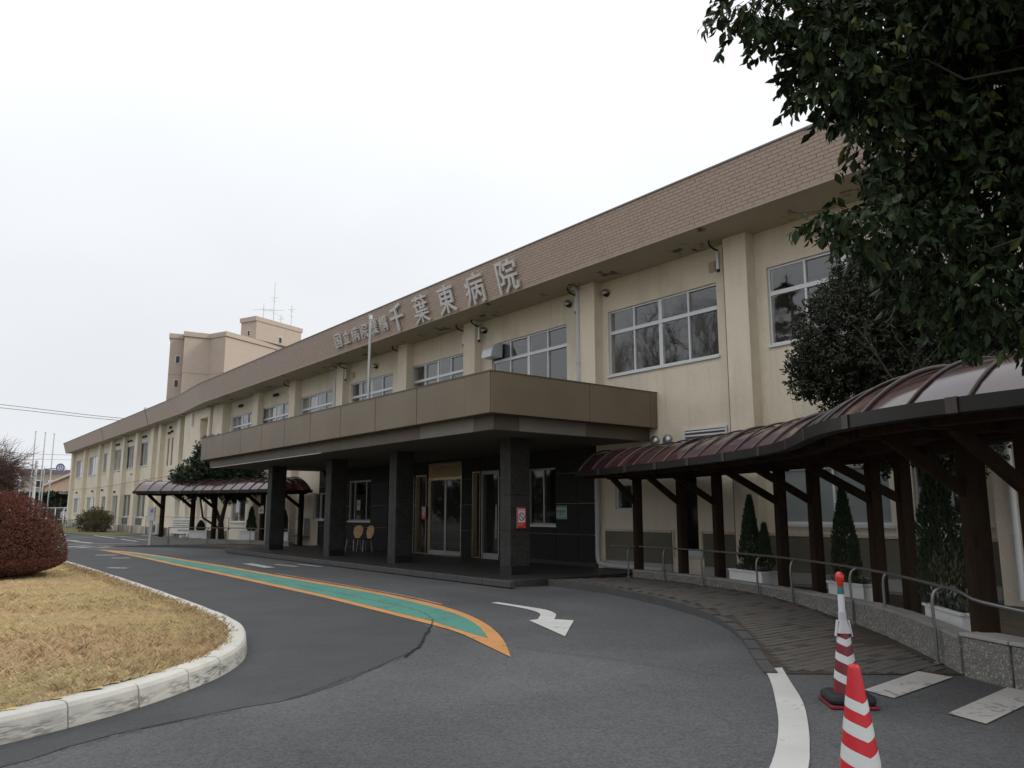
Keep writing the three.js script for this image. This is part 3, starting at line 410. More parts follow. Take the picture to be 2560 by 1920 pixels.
// roof fascia leaning outwards, closer to the wall in the far wing
const fz = (x) => (x > -44.5 ? -12.8 : x > -50 ? lerp(-12.8, -13.2, (-44.5 - x) / 5.5) : lerp(-13.2, -13.3, (-50 - x) / 42));
{
  const y0 = 7.5, y1 = 8.5, lean = 0.29, X0 = -92.9, X1 = 3.6, xs = []; for (let x = X1; x > X0; x -= 1.5) xs.push(x); xs.push(X0); for (const k of [-44.5, -50]) xs.push(k); xs.sort((a, b) => b - a);
  const strip = (ya, yb, za, zb) => { const pos = []; for (let i = 0; i + 1 < xs.length; i++) { const a = xs[i], b = xs[i + 1], A = [b, ya, za(b)], B = [a, ya, za(a)], C = [a, yb, zb(a)], D = [b, yb, zb(b)]; pos.push(...A, ...B, ...C, ...A, ...C, ...D); } const g = new THREE.BufferGeometry(); g.setAttribute('position', new THREE.Float32BufferAttribute(pos, 3)); g.computeVertexNormals(); return tri(g); };
  const fascia = part('fascia', mg([strip(y0, y1, (x) => fz(x), (x) => fz(x) + lean), strip(y1, y1 - 0.02, (x) => fz(x) + lean, (x) => fz(x) + lean - 0.45), strip(y1 - 0.02, y0 + 0.2, (x) => fz(x) + lean - 0.45, (x) => fz(x) + lean - 0.5),
    (() => { const g = new THREE.BufferGeometry(); g.setAttribute('position', new THREE.Float32BufferAttribute([X0, y0, fz(X0), X0, y1, fz(X0) + lean, X0, y0, W, X0, y1, fz(X0) + lean, X0, y1, fz(X0) + lean - 0.45, X0, y0, W], 3)); g.computeVertexNormals(); return tri(g); })()]), M.joint, hosp);
  part('fascia_end', (() => { const g = new THREE.BufferGeometry(); g.setAttribute('position', new THREE.Float32BufferAttribute([X0 - 0.01, y0, fz(X0), X0 - 0.01, y0, W, X0 - 0.01, y1, fz(X0) + lean, X0 - 0.01, y1, W, X0 - 0.01, y1, fz(X0) + lean, X0 - 0.01, y0, W], 3)); g.computeVertexNormals(); return tri(g); })(), M.soffit, hosp);
  part('capping', strip(y1 + 0.03, y1 + 0.032, (x) => fz(x) + lean + 0.03, (x) => fz(x) + lean - 0.4), std({ color: lin(0.17, 0.15, 0.13), roughness: 0.5, metalness: 0.3 }), hosp);
  part('capping_edge', strip(y1 - 0.005, y1 + 0.03, (x) => fz(x) + lean + 0.028, (x) => fz(x) + lean + 0.03), std({ color: lin(0.19, 0.165, 0.14), roughness: 0.5, metalness: 0.3 }), hosp);
  part('soffit', strip(y0 - 0.012, y0 - 0.012, (x) => fz(x) - 0.005, () => W - 0.02), M.soffit, hosp);
  part('drip_edge', strip(y0 - 0.014, y0 + 0.03, (x) => fz(x) + 0.012, (x) => fz(x) + 0.022), M.tiles[1], hosp);
  // tiles
  const rows = 14, th = (Math.hypot(1, lean) - 0.035) / rows, tl = 0.243, near = [], rest = [[], [], [], []], r = rng(41), tilt = Math.atan(lean);
  const proto = box(tl - 0.008, th - 0.008, 0.012);
  for (let i = 0; i < rows; i++) for (let x = X1 - 0.2 - (i % 2 ? tl / 2 : 0); x > X0 + 0.15; x -= tl) {
    const s = (0.035 + (i + 0.5) * th) / Math.hypot(1, lean), y = y0 + s, z = fz(x) + s * lean + 0.001, m = (r() * 3) | 0, dz = (r() - 0.5) * 0.003;
    if (x < -44.6 && x > -49.9) { rest[3].push(box(tl - 0.008, th - 0.008, 0.012).rotateX(tilt).rotateY(-Math.atan(0.4 / 5.5)).translate(x, y, z + dz)); continue; }
    if (x < -6.0 && x > -11.15 && near.length < 300) { near.push(1); const t = part('tile', proto, M.tiles[m], fascia); t.position.set(x, y, z + dz); t.rotation.x = tilt; } else rest[x < -58 ? 1 : m].push(box(tl - 0.008, th - 0.008, 0.012).rotateX(tilt).translate(x, y, z + dz));
  }
  rest.forEach((l, m) => stuff('tiles', mg(l.map((g) => tri(g))), M.tiles[m === 3 ? 0 : m], fascia));
  // fascia expansion joint and roof fitting
  for (const x of [-58.2, -73.5]) part('joint_cover', bb(-0.03, 0.03, 0, 1.04, 0, 0.012).rotateX(tilt).translate(x, y0, fz(x) + 0.008), M.joint, hosp);
  part('roof_fitting', rbox(0.5, 0.22, 0.3, 0.03, -58.6, y1 + 0.12, fz(-58.6) + 0.1), M.aluWhite, hosp);
}
// raised lettering: strokes on a 100 x 100 square, y down
{
  const tree = [[[3, 26], [36, 26]], [[20, 3], [20, 98]], [[19, 32], [4, 66]], [[22, 36], [35, 56]]];
  const sick = [[[56, 2], [56, 14]], [[20, 16], [97, 16]], [[22, 16], [22, 55], [17, 78], [6, 97]], [[5, 28], [13, 43]], [[2, 64], [20, 54]], [[33, 34], [96, 34]], [[39, 98], [39, 50], [92, 50], [92, 95], [82, 97]], [[65, 34], [63, 58], [50, 82]], [[66, 62], [80, 80]]];
  const inst = [[[8, 98], [8, 8], [34, 8], [24, 38], [35, 56], [32, 70], [20, 72]], [[67, 2], [67, 13]], [[44, 30], [44, 16], [94, 16], [94, 30]], [[52, 37], [86, 37]], [[41, 54], [98, 54]], [[60, 54], [57, 80], [40, 97]], [[77, 54], [77, 88], [84, 94], [96, 92], [97, 78]]];
  const G = {
    kuni: [[[8, 97], [8, 6], [92, 6], [92, 97]], [[8, 92], [92, 92]], [[26, 26], [74, 26]], [[29, 48], [71, 48]], [[23, 74], [77, 74]], [[50, 26], [50, 74]], [[61, 56], [70, 67]]],
    ritsu: [[[50, 3], [50, 22]], [[12, 26], [88, 26]], [[29, 38], [37, 80]], [[71, 36], [60, 84]], [[4, 89], [96, 89]]],
    byo: sick, in: inst,
    ki: [...tree, [[50, 4], [42, 17], [54, 21], [42, 37], [57, 36]], [[87, 4], [79, 17], [91, 21], [79, 37], [94, 36]], [[38, 51], [98, 51]], [[66, 3], [69, 58], [80, 82], [96, 95]], [[90, 64], [62, 97]], [[48, 51], [46, 74], [37, 97]], [[46, 68], [58, 86]]],
    ko: [...tree, [[42, 12], [97, 12]], [[57, 3], [57, 36]], [[82, 3], [82, 36]], [[44, 24], [95, 24]], [[38, 36], [99, 36]], [[48, 98], [48, 49], [91, 49], [91, 95], [82, 97]], [[69, 36], [69, 78]], [[48, 63], [91, 63]], [[38, 78], [99, 78]]],
    sen: [[[80, 5], [50, 14], [18, 18]], [[4, 46], [96, 46]], [[50, 14], [50, 99]]],
    ha: [[[4, 12], [96, 12]], [[32, 2], [32, 22]], [[68, 2], [68, 22]], [[6, 34], [94, 34]], [[23, 25], [23, 57], [88, 57]], [[49, 25], [49, 46], [74, 46], [74, 25]], [[4, 69], [96, 69]], [[50, 57], [50, 99]], [[46, 70], [30, 84], [7, 97]], [[54, 70], [70, 84], [93, 97]]],
    higashi: [[[5, 16], [95, 16]], [[50, 2], [50, 99]], [[18, 65], [18, 29], [82, 29], [82, 65]], [[18, 46], [82, 46]], [[18, 62], [82, 62]], [[46, 63], [30, 80], [7, 95]], [[54, 63], [70, 80], [95, 95]]],
  };
  const tilt = Math.atan(0.29);
  const put = (key, cx, size, t) => {
    const gs = []; let n = 0;
    for (const st of G[key]) for (let i = 0; i + 1 < st.length; i++) {
      const [ax, ay] = st[i], [bx, by] = st[i + 1], dx = bx - ax, dy = -(by - ay), L = Math.hypot(dx, dy) + (st.length > 2 ? t * 0.75 : 0), k = size / 100;
      gs.push(new THREE.BoxGeometry(L * k, t * k, 0.055 + 0.0006 * (n++ % 9)).rotateZ(Math.atan2(dy, dx)).translate(((ax + bx) / 2 - 50) * k, (50 - (ay + by) / 2) * k, 0));
    }
    const m = part('letter', tri(mg(gs)), M.letter, hosp); m.rotation.x = tilt; m.position.set(cx, 7.945, -12.8 + 0.445 * 0.29 + 0.075); return m;
  };
  ['kuni', 'ritsu', 'byo', 'in', 'ki', 'ko'].forEach((k, i) => put(k, -26.93 + i * 0.705, 0.52, i < 2 ? 9 : 7.5));
  [['sen', 10.8], ['ha', 7.8], ['higashi', 9.2], ['byo', 8.8], ['in', 8.8]].forEach(([k, t], i) => put(k, [-22.47, -20.93, -19.44, -17.95, -16.42][i], 0.90, t));
}
// pilasters
for (const [x, w] of [[-4.9, 0.6], [-9.87, 0.58], [-14.52, 0.55], [-19.95, 0.62], [-24.15, 0.6], [-29.25, 0.6], [-34.2, 0.7], [-38.9, 0.75], [-52.7, 0.7], [-57.4, 0.7], [-59.4, 0.8], [-64.05, 0.8], [-68.5 - 0.0, 0.7], [-73.2, 0.7], [-76.3 - 1.8, 0.6], [-85.2, 0.8], [-92.0, 0.9]]) part('pilaster', bb(x - w / 2, x + w / 2, x > -31.5 && x < -14.4 ? 3.3 : 0.05, 7.485, W - 0.01, W + 0.3), M.render, hosp);
part('corner_pier', bb(-45.3, -43.6, 0.05, 7.485, W - 0.01, W + 0.42), M.render, hosp);
// link block: deep frame whose piers widen towards the foot, glazing set back between them
{
  const frame = (x0, x1, y0, y1, holes) => { const s = new THREE.Shape([[x0, y0], [x1, y0], [x1, y1], [x0, y1]].map(([x, y]) => new THREE.Vector2(x, y))); for (const h of holes) s.holes.push(new THREE.Path(h.map(([x, y]) => new THREE.Vector2(x, y)))); return tri(new THREE.ExtrudeGeometry(s, { depth: 0.52, bevelEnabled: true, bevelSize: 0.015, bevelThickness: 0.015, bevelSegments: 1 }).translate(0, 0, W + 0.02)); };
  const up = [[[-47.3, 6.9], [-45.75, 6.9], [-45.95, 4.2], [-46.75, 4.2]]], low = [[[-51.7, 2.62], [-50.1, 2.62], [-50.7, 0.5], [-51.1, 0.5]], [[-49.5, 2.62], [-48.0, 2.62], [-48.6, 0.5], [-48.9, 0.5]], [[-47.2, 2.62], [-45.8, 2.62], [-46.35, 0.5], [-46.65, 0.5]]];
  part('splayed_frame', frame(-50.4, -45.45, 3.72, 7.47, up), M.render, hosp); part('splayed_frame', frame(-52.2, -45.45, 0.2, 3.68, low), M.render, hosp);
  for (const h of [...up, ...low]) { const y0 = h[2][1], y1 = h[0][1]; const g = part('glazing', bb(h[0][0] - 0.1, h[1][0] + 0.1, y0, y1 - (y1 > 5 ? 0.75 : 0), W + 0.004, W + 0.012), M.black, hosp); part('pane', new THREE.PlaneGeometry(h[1][0] - h[0][0] + 0.2, y1 - y0 - (y1 > 5 ? 0.75 : 0)).translate((h[0][0] + h[1][0]) / 2, (y0 + y1 - (y1 > 5 ? 0.75 : 0)) / 2, W + 0.03), M.glass, g); part('frame', mg([bb((h[0][0] + h[1][0]) / 2 - 0.03, (h[0][0] + h[1][0]) / 2 + 0.03, y0, y1 - 0.8, W + 0.013, W + 0.06)]), M.alu, g); }
  part('wall_lamp', rbox(0.14, 0.75, 0.1, 0.02, -48.6, 7.0, W + 0.65), M.aluWhite, hosp);
}
// windows: frame mesh with its panes and sill as sub-parts
function windowAt(x0, x1, y0, y1, o = {}) {
  const w = x1 - x0, h = y1 - y0, f = o.f ?? 0.045, dz = W - 0.085, gs = [], mat = o.mat ?? M.alu, d = 0.07, H = f / 2;
  const cols = o.cols ?? [0, 0.25, 0.5, 0.75, 1], tr = o.tr ? y0 + h * o.tr : null;
  const fb = (a, b, c, e, dd = d, off = 0) => gs.push(bb(a, b, c, e, dz - dd / 2 + off, dz + dd / 2 + off));
  fb(x0 + 0.002, x0 + f, y0 + 0.003, y1 - 0.003); fb(x1 - f, x1 - 0.002, y0 + 0.003, y1 - 0.003); fb(x0 + f, x1 - f, y0 + 0.003, y0 + f); fb(x0 + f, x1 - f, y1 - f, y1 - 0.003);
  if (tr) fb(x0 + f, x1 - f, tr - 0.045, tr + 0.045, d + 0.012);
  cols.slice(1, -1).forEach((c, i) => { const x = x0 + w * c, ww = cols.length === 5 && i === 1 ? 0.055 : 0.024; fb(x - ww, x + ww, y0 + f, tr ? tr - 0.046 : y1 - f, d - 0.01); if (tr) fb(x - ww, x + ww, tr + 0.046, y1 - f, d - 0.01); });
  const win = part('window', mg(gs), mat, hosp), rr = rng(Math.round(-x0 * 13 + y0 * 7));
  for (let i = 0; i + 1 < cols.length; i++) for (const [ya, yb] of tr ? [[y0 + H, tr - 0.03], [tr + 0.03, y1 - H]] : [[y0 + H, y1 - H]]) {
    const a = x0 + w * cols[i] + 0.012, b = x0 + w * cols[i + 1] - 0.012, p = part('pane', new THREE.PlaneGeometry(b - a, yb - ya), o.glass ?? M.glass, win);
    p.position.set((a + b) / 2, (ya + yb) / 2, dz + (i % 2 ? -0.012 : 0.012)); p.rotation.set((rr() - 0.5) * 0.010, (rr() - 0.5) * 0.012, 0);
  }
  if (o.sill !== false) part('sill', bb(x0 - 0.03, x1 + 0.03, y0 - 0.055, y0 - 0.004, W - 0.11, W + 0.05), o.sillMat ?? M.aluWhite, win);
  if (o.curtain) { const n = Math.round(w / 0.12) * 2; const g = surf('', n, 1, (u, v) => [lerp(x0 + 0.05, x0 + 0.05 + (w - 0.1) * o.curtain, u), lerp(y0 + 0.05, y1 - 0.03, v), dz - 0.13 + 0.025 * Math.sin(u * n * 1.57)]); part('curtain', g, M.curtain, win); }
  return win;
}
upper.forEach(([a, b, c, d], i) => windowAt(a, b, c, d, { tr: 0.66, curtain: [0, 0, 0, 0, 0, 0.5, 0.55, 0.25][i] }));
farUpper.forEach(([a, b, c, d], i) => windowAt(a, b, c, d, { cols: b - a > 3 ? [0, 0.25, 0.5, 0.75, 1] : b - a > 2 ? [0, 0.33, 0.66, 1] : [0, 0.5, 1], curtain: [0.45, 0.5, 0, 0.5, 0.5, 0.3][i] }));
farLower.forEach(([a, b, c, d], i) => windowAt(a, b, c, d, { cols: b - a > 3 ? [0, 0.2, 0.4, 0.6, 0.8, 1] : [0, 0.5, 1], curtain: [0.3, 0.4, 0, 0.2, 0.3, 0.3][i] }));
slits.forEach(([a, b, c, d]) => windowAt(a, b, c, d, { cols: [0, 1], glass: M.glassTint, mat: M.pipeTan, sill: false }));
windowAt(...tall, { cols: [0, 0.5, 1], tr: 0.62 });
windowAt(...lowR.a, { cols: [0, 1], mat: M.aluWhite }); windowAt(...lowR.big, { cols: [0, 0.5, 1], glass: M.frost, mat: M.aluWhite }); windowAt(...lowR.next, { cols: [0, 0.5, 1], mat: M.aluWhite });
lowL.forEach((q) => windowAt(...q, { cols: [0, 0.5, 1], mat: M.aluWhite }));
windowAt(...lowR.dark, { cols: [0, 1], glass: M.glassTint, mat: M.pipe, sill: false });
// green panels and stained plinth of the far wing
for (const x of [-69.0 + 0.3, -64.1]) part('spandrel_panel', bb(x, x + 2.2, 0.55, 1.08, W, W + 0.04), std({ color: lin(0.09, 0.12, 0.115), roughness: 0.6 }), hosp);
part('plinth', mg([bb(-92.6, -43.2, 0.0, 0.5, W + 0.002, W + 0.34)]), std({ map: tex(512, 4.4, (u, v) => { const s = clamp((fbm(u * 40, v * 3, 40, 4, 190) - 0.5) * 5), d = 0.7 + 0.4 * fbm(u * 8, v * 8, 8, 4, 192); return [lerp(0.5 * d, 0.10, s), lerp(0.47 * d, 0.095, s), lerp(0.40 * d, 0.08, s)]; }), roughness: 0.95 }), hosp);
// dado with its pale moulding on the near ground floor, and base board
{
  const skip = [lowR.dark], seg = [[-14.28, -12.12], [-11.22, -10.2], [-9.55, -5.3], [-4.55, 3.4]];
  for (const [a, b] of seg) { part('dado', bb(a, b, 0.36, 1.06, W + 0.002, W + 0.022), M.dado, hosp); part('dado_rail', bb(a, b, 1.063, 1.115, W + 0.002, W + 0.035), M.renderPale, hosp); part('base_board', bb(a, b, 0.14, 0.355, W + 0.002, W + 0.06), M.concrete, hosp); }
  part('vent_surround', mg([bb(-12.10, -12.05, 0.52, 1.115, W, W + 0.032), bb(-11.29, -11.24, 0.52, 1.115, W, W + 0.032), bb(-12.05, -11.29, 0.50, 0.55, W, W + 0.03)]), M.renderPale, hosp);
  const lv = part('louvre', bb(-11.72, -11.32, 0.56, 0.72, W + 0.0, W + 0.01), M.aluWhite, hosp); for (let i = 0; i < 4; i++) part('slat', bb(-11.72, -11.32, 0.575 + i * 0.035, 0.59 + i * 0.035, W + 0.012, W + 0.03), M.alu, lv);
  const l2 = part('louvre', bb(-11.62, -10.5, 3.02, 3.36, W - 0.0, W + 0.012), M.roomDark, hosp); part('louvre_frame', mg([bb(-11.66, -10.46, 3.36, 3.40, W, W + 0.05), bb(-11.66, -10.46, 2.98, 3.02, W, W + 0.05), bb(-11.66, -11.62, 3.02, 3.36, W, W + 0.05), bb(-10.5, -10.46, 3.02, 3.36, W, W + 0.05)]), M.aluWhite, l2);
  for (let i = 0; i < 4; i++) part('slat', bb(-11.61, -10.51, 3.05 + i * 0.085, 3.085 + i * 0.085, W + 0.014, W + 0.04), M.aluWhite, l2);
  for (const x of [-12.54, -12.14]) part('duct_cap', new THREE.SphereGeometry(0.13, 14, 10, 0, 6.3, 0, 1.57).scale(1, 0.8, 1).rotateX(1.2).translate(x, 3.2, W + 0.03), M.steel, hosp);
}
// small fittings under the eaves
for (const [x, y] of [[-19.46, 7.17], [-15.51, 7.19], [-14.05, 7.17], [-26.6, 7.08]]) { const h = part('vent_hood', new THREE.SphereGeometry(0.105, 14, 10, 0, Math.PI * 2, 0, Math.PI * 0.55).rotateX(0.5).translate(x, y, W + 0.08), M.steel, hosp); part('vent_mouth', new THREE.CylinderGeometry(0.085, 0.085, 0.1, 14).rotateX(Math.PI / 2).translate(x, y - 0.01, W + 0.04), M.black, h); }
for (const x of [-41.9, -41.6, -36.9, -36.6]) part('vent_hood', new THREE.SphereGeometry(0.10, 12, 8, 0, 6.3, 0, 1.9).rotateX(0.6).translate(x, 7.12, W + 0.07), M.black, hosp);
for (const [x, y] of [[-55.8, 6.75], [-55.1, 6.8], [-55.5, 7.1], [-62.9, 7.0], [-62.2, 7.0], [-67.7, 7.0], [-66.8, 7.0], [-72.0, 7.0], [-71.2, 7.0], [-89, 3.35], [-81, 3.35], [-76.5, 3.35], [-71.5, 3.1]]) part('vent_hood', new THREE.SphereGeometry(0.11, 10, 7, 0, 6.3, 0, 1.9).rotateX(0.6).translate(x, y, W + 0.07), M.black, hosp);
for (const [x, y] of [[-30.6, 3.05], [-30.15, 3.05]]) part('vent_hood', new THREE.SphereGeometry(0.14, 12, 8, 0, 6.3, 0, 1.9).rotateX(0.6).translate(x, y, W + 0.09), M.black, hosp);
for (const [x, y] of [[-10.68, 7.03], [-28.55, 7.0]]) { const g = part('wall_grille', bb(x - 0.09, x + 0.09, y - 0.12, y + 0.12, W, W + 0.03), M.pipeTan, hosp); for (let i = 0; i < 5; i++) part('slat', bb(x - 0.085, x + 0.085, y - 0.10 + i * 0.045, y - 0.08 + i * 0.045, W + 0.031, W + 0.045), M.pipeTan, g); }
for (const x of [-10.38, -15.05, -19.55, -20.4, -24.55, -28.9, -34.75]) { // old lamp on a bent bracket beside each pilaster
  const b = part('lamp_bracket', tube([[x, 7.47, W + 0.5], [x, 7.38, W + 0.48], [x, 7.32, W + 0.36], [x, 7.30, W + 0.2]], 0.022, 6), M.black, hosp);
  part('lamp_tube', bar([x, 7.28, W + 0.2], [x, 6.86, W + 0.2], 0.04, 0.045, 10), M.alu, b); part('lamp_cap', bar([x, 6.86, W + 0.2], [x, 6.80, W + 0.2], 0.048, 0.03, 10), M.black, b);
}
// downpipes
function downpipe(x, y0, y1, r, mat, z = W + 0.12) { const p = part('downpipe', bar([x, y0, z], [x, y1, z], r, r, 12), mat, hosp); for (let y = y1 - 0.5; y > y0 + 0.2; y -= 1.4) part('pipe_clip', new THREE.CylinderGeometry(r + 0.012, r + 0.012, 0.035, 12).translate(x, y, z), mat, p); part('pipe_elbow', tube([[x, y1 - 0.02, z], [x, y1 + 0.08, z + 0.03], [x, y1 + 0.14, z + 0.25]], r, 10), mat, p); return p; }
downpipe(-14.86, 3.6, 7.3, 0.065, M.pipe, W + 0.30); downpipe(-29.63, 3.6, 7.3, 0.065, M.pipe, W + 0.30); downpipe(-45.5, 0.4, 7.3, 0.06, M.pipeTan, W + 0.5); downpipe(-50.4, 0.4, 7.3, 0.06, M.pipeTan, W + 0.5); downpipe(-86.0, 0.4, 7.2, 0.06, M.pipe); downpipe(-69.3, 0.4, 4.6, 0.06, M.pipe); downpipe(-64.9, 0.4, 4.2, 0.06, M.pipeTan);
downpipe(-4.9, 0.2, 7.3, 0.05, M.aluWhite, W + 0.4);
{ const p = part('downpipe', tube([[-14.43, 2.9, W + 0.13], [-14.43, 2.3, W + 0.13], [-14.43, 1.2, W + 0.13], [-14.43, 0.42, W + 0.13], [-14.40, 0.30, W + 0.13], [-14.28, 0.25, W + 0.13], [-13.2, 0.23, W + 0.13], [-12.3, 0.22, W + 0.13]], 0.065, 12, 60), M.pipe, hosp); for (const y of [1.9, 0.95]) part('pipe_clip', new THREE.CylinderGeometry(0.078, 0.078, 0.04, 12).translate(-14.43, y, W + 0.13), M.pipe, p); }
for (const x of [-19.52, -29.0]) part('vent_pipe', mg([bar([x, 4.2, W + 0.15], [x, 5.35, W + 0.15], 0.035), bar([x, 5.35, W + 0.15], [x, 5.45, W + 0.15], 0.05)]), M.pipe, hosp);
{ // fine cracks in the render
  const cm = std({ color: lin(0.20, 0.17, 0.13), roughness: 1 }), r = rng(301);
  for (const [x, y, L, a] of [[-9.2, 6.95, 0.5, 0.5], [-10.35, 5.9, 0.9, 1.5], [-13.6, 4.7, 0.6, 1.35], [-10.9, 4.75, 0.7, 1.7], [-15.1, 6.2, 0.8, 1.5], [-19.3, 6.9, 0.4, 0.9], [-8.9, 3.9, 0.9, 1.45], [-12.6, 4.2, 0.5, 0.4]]) { const pos = []; let px = x, py = y, d = a; for (let i = 0; i < 14; i++) { const nx = px + Math.cos(d) * L / 14, ny = py - Math.sin(d) * L / 14, w = 0.0028 * (1 - i / 16); pos.push(px - w, py, 0, nx - w, ny, 0, nx + w, ny, 0, px - w, py, 0, nx + w, ny, 0, px + w, py, 0); px = nx; py = ny; d = a + (r() - 0.5) * 1.4; } const g = new THREE.BufferGeometry(); g.setAttribute('position', new THREE.Float32BufferAttribute(pos, 3)); g.computeVertexNormals(); part('crack', tri(g.translate(0, 0, W + 0.003)), cm, hosp); }
}
// expansion joint line on the near wall
part('expansion_joint', bb(-10.175, -10.160, 0.2, 7.3, W + 0.0, W + 0.304), std({ color: lin(0.16, 0.14, 0.11), roughness: 1 }), hosp);
// kitchen extract cowl at the window above the canopy
{ const s = new THREE.Shape([[0, 0], [0.16, -0.02], [0.30, -0.09], [0.38, -0.20], [0.42, -0.36], [0.42, -0.44], [0, -0.44]].map(([x, y]) => new THREE.Vector2(x, y))); const g = new THREE.ExtrudeGeometry(s, { depth: 0.5, bevelEnabled: false }).rotateY(-Math.PI / 2).translate(-18.62, 6.62, W - 0.02); part('extract_cowl', tri(g), M.alu, hosp); }
// cable run on the far wing
part('cable', tube([[-90, 3.7, W + 0.33], [-76, 3.6, W + 0.33], [-60, 3.75, W + 0.43], [-53, 3.8, W + 0.33]], 0.012, 5), M.black, hosp);

// ---------------------------------------------------------------- entrance: stone cladding, doors, windows, under the canopy
{
  const e = entry, zf = W + 0.045, cl = [];
  const ys = [0.15, 0.95, 1.75, 2.55, 3.22];
  const xs = [-31.4, -30.6, -29.6, -28.6, -27.7, -26.75, -25.4, -24.5, -23.6, -23.5, -22.78, -22.7, -21.7, -20.68, -20.1, -19.66, -19.62, -18.7, -18.0, -17.33, -16.15, -15.26, -14.56];
  const free = (x0, x1, y0, y1) => !Object.values(e).concat(lowL).some(([a, b, c, d]) => x0 < b - 0.01 && x1 > a + 0.01 && y0 < d - 0.01 && y1 > c + 0.01);
  for (let i = 0; i + 1 < xs.length; i++) {
    const x0 = xs[i], x1 = xs[i + 1], cut = new Set(ys); for (const [a, b, c, d] of Object.values(e).concat(lowL)) if (x0 < b - 0.01 && x1 > a + 0.01) { cut.add(c); cut.add(d); }
    const yy = [...cut].filter((y) => y >= 0.15 && y <= 3.22).sort((a, b) => a - b);
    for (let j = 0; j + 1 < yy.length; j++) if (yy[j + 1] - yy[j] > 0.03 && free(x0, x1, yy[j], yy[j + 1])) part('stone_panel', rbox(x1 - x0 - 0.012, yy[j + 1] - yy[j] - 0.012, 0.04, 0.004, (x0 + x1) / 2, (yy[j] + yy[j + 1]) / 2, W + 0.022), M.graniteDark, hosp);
  }
  part('stone_skirting', bb(-18.7, -14.56, 0.15, 0.25, W + 0.045, W + 0.06), M.graniteBase, hosp);
  // automatic doors
  const [x0, x1, y0, y1] = e.doorA, top = 2.62, d = part('entrance_door', mg([bb(x0 + 0.005, x0 + 0.06, y0, y1 - 0.005, W - 0.1, W + 0.02), bb(x1 - 0.06, x1 - 0.005, y0, y1 - 0.005, W - 0.1, W + 0.02), bb(x0 + 0.06, x1 - 0.06, top - 0.06, top + 0.03, W - 0.11, W + 0.03)]), M.brass, hosp);
  const mid = (x0 + x1) / 2; for (const [a, b] of [[x0 + 0.06, mid - 0.005], [mid + 0.005, x1 - 0.06]]) { const lf = part('door_leaf', mg([bb(a, a + 0.045, y0 + 0.02, top - 0.065, W - 0.06, W - 0.02), bb(b - 0.045, b, y0 + 0.02, top - 0.065, W - 0.06, W - 0.02), bb(a + 0.045, b - 0.045, y0 + 0.02, y0 + 0.14, W - 0.06, W - 0.02)]), M.steel, d); const p = part('pane', new THREE.PlaneGeometry(b - a - 0.08, top - y0 - 0.2), M.glassTint, lf); p.position.set((a + b) / 2, (y0 + top) / 2 + 0.03, W - 0.04); }
  part('transom_panel', bb(x0 + 0.06, x1 - 0.06, top + 0.031, y1 - 0.06, W - 0.08, W - 0.03), std({ color: lin(0.42, 0.32, 0.19), roughness: 0.3, metalness: 0.7 }), d);  // brass-like panel, its colour warmed and brightened to stand in for lamplight inside
  part('transom_trim', bb(x0 + 0.06, x1 - 0.06, y1 - 0.059, y1 - 0.006, W - 0.1, W + 0.02), M.brass, d);
  part('door_track', bb(x0, x1, 0.151, 0.165, W - 0.06, W + 0.12), M.steel, d);
  const [a0, a1, b0, b1] = e.doorB, d2 = part('side_door', mg([bb(a0 + 0.005, a0 + 0.06, b0, b1 - 0.005, W - 0.1, W + 0.02), bb(a1 - 0.06, a1 - 0.005, b0, b1 - 0.005, W - 0.1, W + 0.02), bb(a0 + 0.06, a1 - 0.06, b1 - 0.1, b1 - 0.005, W - 0.1, W + 0.02), bb(a0 + 0.06, a1 - 0.06, b0, b0 + 0.16, W - 0.08, W - 0.01)]), M.steel, hosp);
  { const p = part('pane', new THREE.PlaneGeometry(a1 - a0 - 0.1, b1 - b0 - 0.2), M.glassTint, d2); p.position.set((a0 + a1) / 2, (b0 + b1) / 2, W - 0.05); part('door_handle', bar([a1 - 0.14, 0.75, W + 0.03], [a1 - 0.14, 1.75, W + 0.03], 0.016), M.brass, d2); }
  windowAt(...e.win, { cols: [0, 0.5, 1], glass: M.glassTint, mat: M.steel }); windowAt(...e.winL, { cols: [0, 0.2, 0.72, 1], glass: M.glassTint, mat: M.steel });
  for (const o of [e.glassM, e.glassN]) { const g = part('glass_screen', mg([bb(o[0], o[0] + 0.035, o[2], o[3], W - 0.1, W + 0.03), bb(o[1] - 0.035, o[1], o[2], o[3], W - 0.1, W + 0.03), bb(o[0] + 0.035, o[1] - 0.035, o[3] - 0.05, o[3], W - 0.1, W + 0.02)]), M.brass, hosp); const p = part('pane', new THREE.PlaneGeometry(o[1] - o[0] - 0.07, o[3] - o[2] - 0.05), M.glassTint, g); p.position.set((o[0] + o[1]) / 2, (o[2] + o[3]) / 2, W - 0.05); }
  { const [p0, p1, q0, q1] = e.glassL, g = part('glass_screen', mg([bb(p0, p0 + 0.05, q0, q1, W - 0.1, W + 0.02), bb(p1 - 0.05, p1, q0, q1, W - 0.1, W + 0.02), bb(-24.52, -24.47, q0, q1 - 0.06, W - 0.09, W + 0.01), bb(p0 + 0.05, p1 - 0.05, q1 - 0.06, q1, W - 0.1, W + 0.02)]), M.steel, hosp); for (const [u, v] of [[p0 + 0.05, -24.52], [-24.47, p1 - 0.05]]) { const p = part('pane', new THREE.PlaneGeometry(v - u, q1 - q0 - 0.06), M.glassTint, g); p.position.set((u + v) / 2, (q0 + q1) / 2, W - 0.05); } }
  part('counter', rbox(0.5, 0.16, 0.3, 0.02, -16.42, 1.48, W - 0.25), std({ color: lin(0.30, 0.30, 0.29), roughness: 0.7 }), hosp);
}

